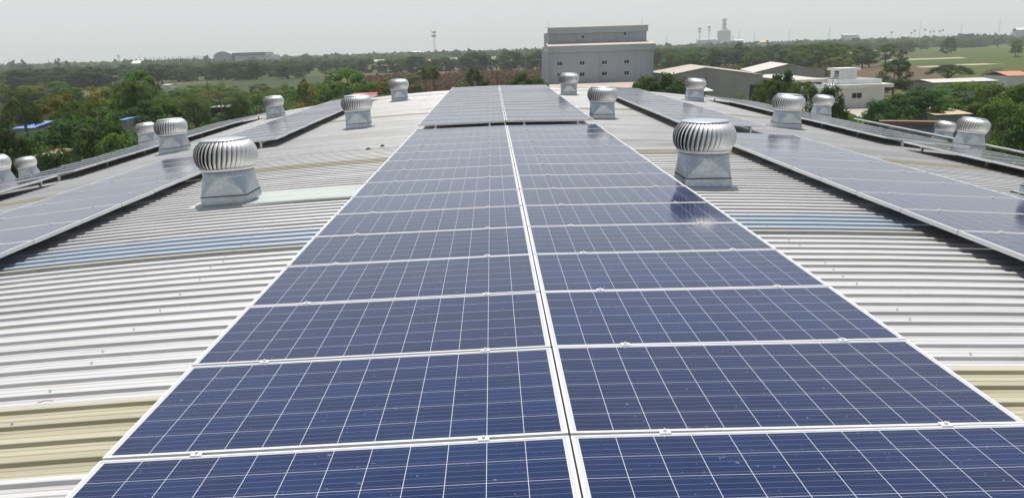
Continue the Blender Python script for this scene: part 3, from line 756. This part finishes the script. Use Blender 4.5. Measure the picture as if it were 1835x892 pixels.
# woods, left and right: single trees
for i in range(190):
    px = random.uniform(-80, 640); D_ = (360 if px < 300 or px > 540 else 430)+560*random.random()**1.2
    if px > 560: D_ += 120
    h = random.uniform(7.0, 10.2)
    yt = hz(px)+(CAM.z-GZ-h)*1430/D_
    T(random.choice(['far_round', 'far_round', 'far_loose']), px, yt, D_, random.uniform(11, 19)*FPX/D_, 'hazy dark green tree in the woods across the left field', 'tree', 'trees of the left woods', 'woodland_tree')
for i in range(170):
    px = random.uniform(1172, 1900); D_ = (360 if px < 1500 else 640)+(520)*random.random()**1.1
    if 1500 <= px and px > 1640: D_ += 160
    h = random.uniform(7.5, 10.5)
    yt = hz(px)+(CAM.z-GZ-h)*1430/D_
    T(random.choice(['far_round', 'far_round', 'far_loose']), px, yt, D_, random.uniform(12, 20)*FPX/D_, 'hazy dark green tree in the woods beyond the right fields', 'tree', 'trees of the right woods', 'woodland_tree')
for i in range(46):
    px = 258+i*2.75+random.uniform(-1, 1)
    T('spire', px, hz(px)-random.uniform(1, 7)-2, 900, 4.2*random.uniform(.8, 1.2), 'slim pointed tree in the row left of the arched hall', 'tree', 'pointed trees in the far row', 'casuarina_tree')
for px, yt, wd in [(24, 113, 24), (41, 107, 12), (52, 114, 14), (102, 105, 14), (118, 108, 14)]:
    T('far_loose', px, yt, 820, wd, 'tall thin tree standing above the left horizon', 'tree', 'tall trees on the left horizon', 'emergent_tree')

# far woods to the horizon and scrub: uncountable masses
def mass(name, n, fpos, mat, q, label, fsize, hgt):
    rng = random.Random(n); mb = MB()
    for i in range(n):
        x, y = fpos(rng); s = fsize(rng, y); h = hgt(rng)
        for j in range(q):
            a = rng.uniform(0, 6.28); rr = s*.5*sqrt(rng.random()); zz = GZ+h*(.15+.85*rng.random()*sqrt(max(.05, 1-(rr/(s*.55))**2)))
            nrm = Vector((rng.gauss(0, .6), rng.gauss(-.2, .6), rng.gauss(.5, .4))).normalized(); A = nrm.orthogonal().normalized(); B = nrm.cross(A)
            e = s*rng.uniform(.16, .30); p = Vector((x+rr*cos(a), y+rr*sin(a), zz)); an = rng.uniform(0, 6.28)
            e1 = (A*cos(an)+B*sin(an))*e; e2 = (B*cos(an)-A*sin(an))*e*.7
            mb.add([p-e1, p+e2, p+e1, p-e2], [(0, 1, 2, 3)])
    return tag(mb.build(name, mat), label, None, None, 'stuff')
def farpos(r):
    y = 950*(6.2**r.random()); return (r.uniform(-.78, .78)*y, y)
mass('far_woods', 5200, farpos, M['leaf_far'], 12, 'hazy far woods along the whole horizon', lambda r, y: r.uniform(14, 26)*(1+y/6000), lambda r: r.uniform(6, 12.5))
def scrubL(r):
    px = r.uniform(640, 990); D_ = r.uniform(150, 400); p = at(px, hz(px), D_); return (p.x, p.y)
mass('dry_scrub', 1500, scrubL, M['dry'], 26, 'reddish brown dry scrub on the field before the dark trees', lambda r, y: r.uniform(2.2, 4), lambda r: r.uniform(.8, 2.2))
def scrubR(r):
    px = r.uniform(1172, 1520); D_ = r.uniform(185, 300); p = at(px, hz(px), D_); return (p.x, p.y)
mass('dry_scrub', 700, scrubR, M['dry'], 26, 'reddish brown dry scrub behind the warehouses', lambda r, y: r.uniform(2.2, 4), lambda r: r.uniform(.8, 2.2))
def scrubG(r):
    if r.random() < .55: px = r.uniform(-60, 760); D_ = r.uniform(75, 260)
    else: px = r.uniform(1172, 1500); D_ = r.uniform(230, 370)
    p = at(px, hz(px), D_); return (p.x, p.y)
mass('low_scrub', 2600, scrubG, M['scrub'], 22, 'low green scrub covering the waste land', lambda r, y: r.uniform(1.8, 4), lambda r: r.uniform(.6, 2.4))
def scrubN(r):
    px = r.uniform(1400, 1960) if r.random() < .6 else r.uniform(-150, 330); D_ = r.uniform(46, 110); p = at(px, hz(px), D_); return (p.x, p.y)
mass('undergrowth', 1500, scrubN, M['leaf_mid'], 26, 'green undergrowth beside the factory', lambda r, y: r.uniform(1.4, 3), lambda r: r.uniform(.6, 2.0))

# ------------------------------------------------------------------ buildings
def window(parent, x0, x1, y, z0, z1, mullions=1):
    fw = .07; mb = MB()
    mb.box(x0-fw, x1+fw, y-.05, y+.03, z1, z1+fw).box(x0-fw, x1+fw, y-.08, y+.03, z0-fw*1.6, z0)
    mb.box(x0-fw, x0, y-.05, y+.03, z0, z1).box(x1, x1+fw, y-.05, y+.03, z0, z1)
    for i in range(mullions):
        xm = x0+(x1-x0)*(i+1)/(mullions+1); mb.box(xm-.03, xm+.03, y-.045, y+.03, z0, z1)
    wdw = mb.build('window', M['white'], parent)
    MB().box(x0, x1, y-.012, y+.02, z0, z1).build('pane', M['glass'], wdw)
# tall grey metal clad building
DB = 150.0; SC = DB/FPX
def bx(px): return (px-886)*SC*1.012+CAM.x
def bz(px, py): return at(px, py, DB).z
gb = empty('grey_building', (20, DB, GZ), 'tall grey metal clad building with stepped roof and eight small windows', 'building')
OX, OZ = 20.0, GZ
def L(x): return x-OX
def Zp(py, px=1078): return bz(px, py)-OZ
x0, x1 = at(984, 120, DB).x-OX, at(1171, 120, DB).x-OX
zf0, zf1, zr0 = Zp(92.3), Zp(81.5), Zp(75.5)
zu0, zu1, zu2 = Zp(58.0), Zp(47.3), Zp(43.5)
mb = MB().box(x0, x1, 0, 22, 0, zf0+.3); mb.build('lower_wall', M['cladding'], gb)
xu0, xu1 = at(986, 60, DB).x-OX, at(1166, 60, DB).x-OX
MB().box(xu0, xu1, 4.0, 18, zf0+.31, zu0+.3).build('upper_wall', M['cladding'], gb)
MB().box(x0-.25, x1+.25, -.45, -.05, zf0, zf1).build('lower_fascia', M['wall_grey'], gb)
MB().box(xu0-.2, xu1+.2, 3.5, 3.95, zu0, zu1).build('upper_fascia', M['wall_grey'], gb)
MB().solid([(x0-.25, -.5, zf1+.06), (x1+.25, -.5, zf1+.06), (x1+.25, 4.0, zr0), (x0-.25, 4.0, zr0)], [(x0-.25, -.5, zf1+.004), (x1+.25, -.5, zf1+.004), (x1+.25, 4.0, zr0-.06), (x0-.25, 4.0, zr0-.06)]).build('lower_roof', M['beige_roof'], gb)
MB().solid([(xu0-.2, 3.4, zu1+.09), (xu1+.2, 3.4, zu1+.09), (xu1+.2, 11, zu2), (xu0-.2, 11, zu2)], [(xu0-.2, 3.4, zu1+.004), (xu1+.2, 3.4, zu1+.004), (xu1+.2, 11, zu2-.09), (xu0-.2, 11, zu2-.09)]).build('upper_roof', M['beige_roof'], gb)
MB().box(xu0-.22, xu1+.22, 3.38, 3.5, zu1-.12, zu1+.10).build('roof_edge', M['white'], gb)
for px in (1003, 1043, 1083, 1123):
    for py0, py1 in ((109, 115.5), (129, 135.8)):
        yv = py0-(px-1083)*.03*0
        window(gb, at(px-4.3, 110, DB).x-OX, at(px+4.3, 110, DB).x-OX, -.02, Zp(py1), Zp(py0), 1)
for px, zt in ((1049, 65.5), (1126.5, 60)):
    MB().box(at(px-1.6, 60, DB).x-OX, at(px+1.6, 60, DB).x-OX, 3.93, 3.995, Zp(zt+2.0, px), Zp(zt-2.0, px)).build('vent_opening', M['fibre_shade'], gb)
for px in (1031, 1060, 1091, 1123):
    o = MB().box(at(px-4.6, 60, DB).x-OX, at(px+4.6, 60, DB).x-OX, 3.95, 3.994, Zp(74.2, px), Zp(71.0, px)).build('light_panel', M['pane_white'], gb)
MB().tube([(at(1075.5, 100, DB).x-OX, -.12, 0), (at(1075.5, 100, DB).x-OX, -.12, zf0)], .10, 8).build('downpipe', M['wall_grey'], gb)
for px in (986.5, 1170): MB().tube([(at(px, 100, DB).x-OX, -.10, 0), (at(px, 100, DB).x-OX, -.10, zf0)], .09, 8).build('downpipe', M['wall_grey'], gb)
for px in (988, 1161): MB().tube([(at(px, 60, DB).x-OX, 6, zu1), (at(px, 60, DB).x-OX, 6, zu2+.7)], .03, 6).build('lightning_rod', M['mast'], gb)
# annex with stained roof in front of it
ax = empty('annex_building', (20, 120, GZ), 'low annex with stained beige roof at the foot of the grey building', 'building')
pa = [at(985.5, 151, 149), at(1150, 146.5, 149), at(1150, 175, 104), at(970, 182, 104)]
zt = pa[0].z
tp = [(p.x-20, p.y-120, (zt-GZ) if i < 2 else (zt-GZ-.5)) for i, p in enumerate(pa)]
MB().solid(tp, [(a, b, c-.15) for a, b, c in tp]).build('roof', M['beige_roof'], ax)
MB().solid([(a*.97, b*.97, c-.16) for a, b, c in tp], [(a*.97, b*.97, 0) for a, b, c in tp]).build('wall', M['wall_warm'], ax)

def gable(name, label, eL, ap, eR, back, roofmat, wallmat, over=.25, cat='warehouse', backL=None):
    "gable building: near gable corners as world points, ridge running by the vector back"
    base = Vector(((eL.x+eR.x)/2, (eL.y+eR.y)/2, GZ)); o = empty(name, base, label, cat)
    l, a, r = [p-base for p in (eL, ap, eR)]; b = Vector(back)
    g = lambda p: Vector((p.x, p.y, 0))
    bl = Vector((backL.x, backL.y, 0)) if backL else b
    mb = MB(); vs = [g(l), l, a, r, g(r), g(a)]
    mb.add(vs+[v+(bl if i < 2 else b) for i, v in enumerate(vs)], [(0, 1, 2, 5), (5, 2, 3, 4), (11, 8, 7, 6), (10, 9, 8, 11), (6, 7, 1, 0), (4, 3, 9, 10)])
    fix_normals(mb.build('wall', wallmat, o))
    f = b.normalized()*over; t = Vector((0, 0, .16)); d1 = (l-a).normalized()*over; d2 = (r-a).normalized()*over
    z3 = Vector((0, 0, .03))
    top = [a-f+t, a+b+f+t, l+bl+f+d1+t, l-f+d1+t]
    fix_normals(MB().solid(top, [p-t+z3 for p in top]).build('roof', roofmat, o))
    top = [a-f+t, a+b+f+t, r+b+f+d2+t, r-f+d2+t]
    fix_normals(MB().solid(top, [p-t+z3 for p in top]).build('roof', roofmat, o))
    return o, base
eL, ap, eR = at(1206, 134.5, 150), at(1264, 122.5, 147), at(1367, 135.5, 134)
wh, whb = gable('warehouse', 'near grey warehouse with low gable and beige stained roof', eL, ap, eR, at(1237, 116.7, 176)-ap, M['beige_roof'], M['wall_warm'], backL=at(1164, 131, 168)-eL)
pw = at(1263, 130, 146.8)-whb
MB().tube([(pw.x, pw.y-.35, 0), (pw.x, pw.y-.35, ap.z-GZ-.4)], .10, 6).build('downpipe', M['tan_roof'], wh)
dd = [at(1345, 152, 136.5)-whb, at(1366, 150, 133.9)-whb]
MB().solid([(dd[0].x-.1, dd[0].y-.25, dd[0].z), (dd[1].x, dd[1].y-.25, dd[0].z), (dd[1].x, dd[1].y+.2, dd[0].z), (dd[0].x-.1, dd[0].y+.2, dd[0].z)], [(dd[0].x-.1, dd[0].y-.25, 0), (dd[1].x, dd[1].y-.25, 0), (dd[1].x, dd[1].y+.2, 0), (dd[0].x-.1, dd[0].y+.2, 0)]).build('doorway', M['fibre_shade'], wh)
gable('warehouse', 'far warehouse with bright pale roof behind the near one', at(1352, 131, 176), at(1413, 116, 176), at(1478, 129, 168), (4.7, 25, 0), M['pale_roof'], M['wall_warm'])
def flatbox(name, label, cat, x0p, x1p, ytop, ybot_unused, y0, y1, roofmat, wallmat, th=.35, over=.5, skew=0.):
    a = at(x0p, ytop, y0); b = at(x1p, ytop, y0); zt = (a.z+b.z)/2-GZ; base = Vector(((a.x+b.x)/2, y0, GZ)); hw = (b.x-a.x)/2
    o = empty(name, base, label, cat); dpt = y1-y0
    MB().box(-hw+over, hw-over, over, dpt-over, 0, zt-th).build('wall', wallmat, o)
    top = [(-hw, 0, zt), (hw, 0, zt), (hw+skew, dpt, zt+.25), (-hw+skew, dpt, zt+.25)]
    fix_normals(MB().solid(top, [(x, y, z-th+.01) for x, y, z in top]).build('roof', roofmat, o)); return o, base, hw, zt
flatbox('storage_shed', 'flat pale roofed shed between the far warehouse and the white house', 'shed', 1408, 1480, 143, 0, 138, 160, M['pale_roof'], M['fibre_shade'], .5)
flatbox('canopy', 'small white canopy at the foot of the near grey warehouse', 'canopy', 1252, 1279, 163, 0, 120, 124, M['white'], M['concrete'], .15, .8)
# white flat roofed house
hy = 134.0
pL, pR = at(1496, 160, hy), at(1585, 160, hy)
hb = Vector(((pL.x+pR.x)/2, hy, GZ)); house = empty('white_house', hb, 'white flat roofed house with a boxy roof room', 'house'); hw = (pR.x-pL.x)/2
def hzp(px, py, yy=hy): return at(px, py, yy).z-GZ
def hxp(px, yy=hy): return at(px, 150, yy).x-hb.x
zs1, zs0 = hzp(1540, 151), hzp(1540, 157.5)
MB().box(-hw, hw, 0, 11, 0, zs0-.004).build('wall', M['white'], house)
MB().box(hxp(1490), hxp(1595), -1.4, 12, zs0, zs1).build('roof_slab', M['white'], house)
par = MB(); a0, a1 = hxp(1500), hxp(1581)
par.box(a0, a1, .2, .45, zs1, zs1+.75).box(a0, a1, 10.6, 10.85, zs1, zs1+.75).box(a0, a0+.25, .46, 10.59, zs1, zs1+.75).box(a1-.25, a1, .46, 10.59, zs1, zs1+.75)
par.build('parapet', M['white'], house)
r0, r1 = hxp(1516), hxp(1546); zt0 = hzp(1530, 127.5); zt1 = hzp(1530, 123)
rr_ = MB().box(r0, r1, 2.5, 6.5, zs1, zt0).build('roof_room', M['white'], house)
MB().box(r0-.45, r1+.45, 2.0, 7.0, zt0+.003, zt1).build('slab', M['white'], rr_)
o = MB().box(r0-.02, r0+.04, 3.0, 4.8, zs1+1.0, zs1+2.3).build('pane', M['glass'], rr_)
window(house, hxp(1528), hxp(1545.5), -.02, hzp(1536, 176), hzp(1536, 167), 1)
# lower left wing of the house with parapet ramps
MB().box(hxp(1452), hxp(1490)-.05, .5, 12, 0, zs0-.3).build('side_wing', M['white'], house)
MB().box(hxp(1447), hxp(1490)-.01, -.6, 12.5, zs0-.28, zs0+.25).build('wing_roof', M['white'], house)
MB().solid([(hxp(1448), 0, zs0+1.1), (hxp(1494), 0, zs0+.4), (hxp(1494), .3, zs0+.4), (hxp(1448), .3, zs0+1.1)], [(hxp(1448), 0, zs0+.26), (hxp(1494), 0, zs0+.26), (hxp(1494), .3, zs0+.26), (hxp(1448), .3, zs0+.26)]).build('wing_parapet', M['white'], house)
# right hand sheds, walls, roofs
def hut(name, label, cat, px0, px1, ytop, yeave, y0, dpt, roofmat, wallmat):
    a = at(px0, yeave, y0); b = at(px1, yeave, y0); base = Vector(((a.x+b.x)/2, y0, GZ)); o = empty(name, base, label, cat); hw = (b.x-a.x)/2
    ze = (a.z+b.z)/2-GZ; zr = at((px0+px1)/2, ytop, y0+dpt*.5).z-GZ
    MB().box(-hw*.94, hw*.94, .3, dpt-.3, 0, ze-.02).build('wall', wallmat, o)
    mb = MB().solid([(-hw, 0, ze+.05), (hw, 0, ze+.05), (hw, dpt*.5, zr), (-hw, dpt*.5, zr)], [(-hw, 0, ze), (hw, 0, ze), (hw, dpt*.5, zr-.08), (-hw, dpt*.5, zr-.08)])
    mb.solid([(-hw, dpt*.5+.004, zr), (hw, dpt*.5+.004, zr), (hw, dpt, ze+.05), (-hw, dpt, ze+.05)], [(-hw, dpt*.5+.004, zr-.08), (hw, dpt*.5+.004, zr-.08), (hw, dpt, ze), (-hw, dpt, ze)])
    fix_normals(mb.build('roof', roofmat, o)); return o
hut('tan_shed', 'low shed with tan roof behind the pair of right vents', 'shed', 1676, 1744, 192, 206, 74, 9, M['tan_roof'], M['concrete'])
hut('long_shed', 'long white roofed shed before the right fields', 'shed', 1672, 1790, 140, 147, 150, 10, M['pale_roof'], M['concrete'])
hut('tiled_house', 'small house with orange tile roof at the right edge', 'house', 1806, 1850, 127, 136, 170, 9, M['orange_roof'], M['white'])
wl = empty('boundary_wall', (0, 0, 0), 'painted grey and blue boundary wall topped with brown tiles', 'wall')
a, b = at(1575, 222, 62), at(1682, 236, 60); wl.location = (a.x, a.y, GZ); d = b-a
za = at(1620, 224, 61).z-GZ
nrm = Vector((d.y, -d.x, 0)).normalized()*.12
q = [Vector((0, 0, 0))+nrm, Vector((d.x, d.y, 0))+nrm, Vector((d.x, d.y, 0))-nrm, -nrm]
MB().solid([(p.x, p.y, za) for p in q], [(p.x, p.y, 0) for p in q]).build('panel', M['mural'], wl)
q = [p*1.0+(nrm*3 if i < 2 else -nrm*3) for i, p in enumerate(q)]
MB().solid([(p.x, p.y, za+.30) for p in q], [(p.x, p.y, za+.004) for p in q]).build('coping', M['tile_brown'], wl)
for o in wl.children: fix_normals(o)
# left huts
hut('blue_roofed_hut', 'hut with a bright blue tarpaulin roof under the palm at the left', 'hut', 22, 62, 218, 231, 66, 6, M['blue_tarp'], M['concrete'])
hut('blue_roofed_shed', 'tiny shed with blue roof among the dark trees', 'shed', 213, 224, 211.5, 216, 62, 3, M['blue_tarp'], M['concrete'])
hut('red_roofed_hut', 'hut with a red roof behind the second left vent', 'hut', 622, 668, 166.5, 176, 68, 7, M['red_roof'], M['concrete'])
hut('grey_shed', 'low grey roofed shed behind the low left vents', 'shed', 34, 78, 277, 283, 44, 4, M['tile_brown'], M['concrete'])
hut('dark_hut', 'dark low hut among the shrubs left of the shaggy palm', 'hut', 374, 408, 190, 193, 92, 4, M['concrete'], M['fibre_shade'])
# distant roofs
FG = 'distant roofs in the haze'
for px, wd, yt, ye, D_, mt, lab in [(153, 20, 136, 141, 420, 'orange_roof', 'long low house with red roof inside the left woods'), (199, 16, 136.5, 141, 430, 'tan_roof', 'pale house wall in the left woods right of the red roof'), (243, 16, 109, 114, 700, 'white', 'white gabled roof on the left horizon'), (320, 10, 120, 123, 600, 'pale_roof', 'tiny pale roof in the left woods below the pointed trees'), (297, 14, 151, 153, 330, 'pale_roof', 'small white shed beside the grey green field'),
        (618, 16, 117, 120, 560, 'pale_roof', 'long white shed beyond the big middle tree'), (679, 20, 107, 111, 600, 'tan_roof', 'pale house left of the tall mast'), (812, 14, 104, 107, 620, 'tan_roof', 'tan roofed house between the dark trees right of the mast'), (884, 9, 102, 107, 560, 'pale_roof', 'whitish house between the dark trees left of the dome tree'), (937, 10, 101, 105, 560, 'orange_roof', 'reddish house between the dark trees nearest the grey building'), (767, 8, 107, 112, 540, 'orange_roof', 'pinkish house below the tall mast'),
        (742, 26, 92, 94, 1500, 'white', 'long white shed roof on the horizon left of the mast'), (1268, 38, 69.5, 72, 1600, 'stad_blue', 'long blue white factory roof left of the tower'), (1368, 12, 73, 76, 900, 'yellow_roof', 'yellow roof above the right woods'), (1325, 16, 71, 73, 1300, 'white', 'white roof right of the tower'), (1525, 30, 61, 63, 1500, 'pale_roof', 'long pale roof in the haze left of the sugar palms'), (1832, 20, 50, 54, 1000, 'white', 'white roof on the horizon at the right edge'), (1527, 10, 92, 96, 360, 'orange_roof', 'small reddish hut among the trees above the white house')]:
    hut('distant_house', lab, 'house', px-wd/2, px+wd/2, yt, ye, D_, 9, M[mt], M['white'] if mt not in ('orange_roof',) else M['tan_roof'])

# stadium like hall on the left horizon
sy = 980.0; st = empty('arched_hall', at(400, 118, sy)*1, 'large hall with arched end and long flat roof on the left horizon', 'building'); st.location.z = GZ; sb = Vector(st.location)
def sp(px, py): p = at(px, py, sy)-sb; return p
a = sp(385, 110); b = sp(415, 110); top = sp(400, 92.5).z; eav = sp(400, 97.5).z
mb = MB(); nseg = 14; front = []
for i in range(nseg+1):
    t = i/nseg; front.append((a.x+(b.x-a.x)*t, 0, eav+(top-eav)*sin(pi*t)))
loop = front+[(b.x, 0, 0), (a.x, 0, 0)]
fix_normals(MB().solid(loop, [(x, 40, z) for x, y_, z in loop]).build('arched_wing', M['stad_blue'], st))
c0, c1 = sp(415.2, 100), sp(474, 100)
MB().box(c0.x, c1.x, 2, 40, sp(440, 99.5).z, sp(440, 94.5).z).build('roof', M['tower_dark'], st)
MB().box(c0.x+2, c1.x+8, 4, 38, 0, sp(440, 99.5).z-.1).build('wall', M['white'], st)

# control-tower like building on the right horizon
ty = 2600.0; tb = at(1297, 75, ty); tw = empty('tower_building', (tb.x, tb.y, GZ), 'broad ringed tower with stacked top on the right horizon', 'tower')
pxm = ty/FPX*1.03
def tz(py): return at(1297, py, ty).z-GZ
prof = [(11*pxm, 0), (11*pxm, tz(56.5)), (10.2*pxm, tz(54.5)), (6*pxm, tz(52.5)), (3.2*pxm, tz(51)), (2.6*pxm, tz(48)), (2.6*pxm, tz(45.5)), (4.2*pxm, tz(44.6)), (4.2*pxm, tz(43)), (2.4*pxm, tz(42)), (2.2*pxm, tz(39)), (4.0*pxm, tz(37.8)), (4.3*pxm, tz(35.6)), (2.8*pxm, tz(34.6)), (3.3*pxm, tz(34)), (1.8*pxm, tz(33))]
MB().lathe(prof, 28).build('shaft', M['tower'], tw)
mb = MB()
for py in (59, 61.5, 64, 66.5, 69, 71.5): mb.lathe([(11.04*pxm, tz(py+.45)), (11.25*pxm, tz(py+.4)), (11.25*pxm, tz(py-.4)), (11.04*pxm, tz(py-.45))], 28, cap=False)
mb.build('window_bands', M['tower_dark'], tw)

# masts and pylons
def mast(px, ytop, D_, wpx, label, head=True, mat='mast', group='masts on the horizon', red=False):
    p = at(px, ytop, D_); H = p.z-GZ; wv = wpx*D_/FPX; o = empty('telecom_mast', (p.x, p.y, GZ), label, 'mast', group)
    mb = MB(); r = wv*.055; legs = []
    for k in range(3):
        a = k*2.094; legs.append(a); mb.tube([(wv*.75*cos(a), wv*.75*sin(a), 0), (wv*.33*cos(a), wv*.33*sin(a), H)], r, 4)
    nb = max(6, int(H/(wv*1.6)))
    for i in range(nb):
        z0, z1 = H*i/nb, H*(i+1)/nb
        for k in range(3):
            q0 = wv*(.75-.42*i/nb); q1 = wv*(.75-.42*(i+1)/nb); a, b = legs[k], legs[(k+1) % 3]
            mb.tube([(q0*cos(a), q0*sin(a), z0), (q1*cos(b), q1*sin(b), z1)], r*.6, 3)
    mb.build('lattice', M[mat], o)
    if head:
        for dz in (0, -.10):
            for k in range(5):
                a = k*1.2566+dz*9; c = (wv*1.0*cos(a), wv*1.0*sin(a)); hh = H*.045
                MB().box(c[0]-wv*.22, c[0]+wv*.22, c[1]-wv*.1, c[1]+wv*.1, H*(1+dz)-hh, H*(1+dz)+hh*.2).build('antenna', M['pane_white'], o)
            MB().lathe([(wv*.95, H*(1+dz)-H*.022), (wv*.98, H*(1+dz)-H*.018)], 10, cap=False).build('platform', M['mast'], o)
    return o
mast(777, 57, 560, 3.2, 'tall lattice mast with antenna drums left of the grey building')
mast(1254, 51, 900, 2.6, 'lattice mast with white antennas left of the tower, whiter one')
mast(1271, 48, 800, 1.9, 'thin dark mast just left of the tower', mat='tower_dark')
mast(212, 99, 900, 2.0, 'short dark mast on the left horizon', mat='tower_dark')
for px, yt, lab in [(1325, 53, 'thin pylon right of the tower, taller one'), (1352, 56, 'thin pylon second right of the tower'), (1415, 55, 'pale pylon above the far warehouse'), (1487, 48, 'thin pylon above the flat pale shed'), (1650, 40, 'pylon above the sugar palms'), (1724, 44, 'short pylon right of the sugar palms'), (1793, 34, 'tallest pale pylon near the right edge'), (249, 97, 'thin pylon above the white gable on the left horizon'), (86, 104, 'thin pylon at the left between tall trees'), (1195, 66, 'faint pylon right of the grey building'), (492, 96, 'faint thin pole right of the arched hall'), (1313, 64, 'faint low pylon beside the tower')]:
    mast(px, yt, 1500, 1.5, lab, False, group='thin pylons on the horizon')
# water tank on the horizon
p = at(584, 97, 800); wt = empty('water_tank', (p.x, p.y, GZ), 'brown mushroom shaped water tank on the horizon', 'water tank'); H = p.z-GZ; s = 800/FPX
MB().lathe([(2.2*s, 0), (1.8*s, H-9*s)], 16).build('stem', M['rust'], wt, True)
MB().lathe([(1.8*s, H-9*s+.01), (4.6*s, H-5*s), (5*s, H-3*s), (4.2*s, H-.8*s), (2*s, H)], 20).build('tank', M['rust'], wt, True)

# poles
def pole(px, ytop, D_, label, r=.10, arm=True, mat='concrete', group='utility poles'):
    p = at(px, ytop, D_); H = p.z-GZ; o = empty('utility_pole', (p.x, p.y, GZ), label, 'pole', group)
    MB().tube([(0, 0, 0), (0, 0, H)], [r*1.3, r*.8], 8).build('post', M[mat], o)
    if arm:
        MB().box(-.8, .8, -.05, .05, H-.35, H-.25).build('crossarm', M['mast'], o)
        for x in (-.7, 0, .7): MB().lathe([(.05, H-.249), (.06, H-.15), (.03, H-.06)], 8, (x, 0, 0)).build('insulator', M['white'], o)
    return o
pole(1774, 222, 54, 'plain concrete pole in front of the green trees on the right', .14, False)
pole(1493, 138, 124, 'thin dark pole with crossarm in front of the white house', .07, True, 'tower_dark')
pole(882, 116, 135, 'left one of the thin poles before the brown field', .06, True, 'bark')
pole(890, 112, 140, 'right one of the thin poles before the brown field', .08, True, 'bark')
pole(371, 143, 170, 'thin pole at the edge of the grey green field', .07, False, 'bark')
pole(394, 176, 90, 'short pole with crossarm over the dark hut', .08, True, 'bark')
def wire(a, b, sag, label):
    a = Vector(a); b = Vector(b); pts = []
    for i in range(17):
        t = i/16; q = a.lerp(b, t); q.z -= sag*4*t*(1-t); pts.append(q)
    tag(MB().tube(pts, .012, 4).build('overhead_wire', M['cable']), label, 'wire', 'overhead wires')
for j, zz in enumerate((0, -.5, -1.0)):
    a = at(1774, 224+j*6, 54); b = at(1900, 246+j*9, 40)
    wire(a, b, .4, ['topmost wire from the concrete pole', 'middle wire from the concrete pole', 'lowest wire from the concrete pole'][j])
a = at(1493, 139, 124); wire(a, at(1380, 150, 118), .6, 'wire running left from the pole before the white house'); wire(a, at(1640, 158, 118), .5, 'wire running right from the pole before the white house')

# ------------------------------------------------------------------ haze
mb = MB().box(-9500, 9500, -700, 9500, GZ-1.2, 130)
hzo = mb.build('haze', None); tag(hzo, 'pale heat haze over the plain', None, None, 'stuff')
k = N('haze'); v = k.n('ShaderNodeVolumePrincipled'); v.inputs['Color'].default_value = (.94, .97, 1, 1); v.inputs['Density'].default_value = 2.5e-4
v.inputs['Anisotropy'].default_value = 0.0; k.t.links.new(v.outputs[0], k.out.inputs['Volume']); hzo.data.materials.append(k.m)
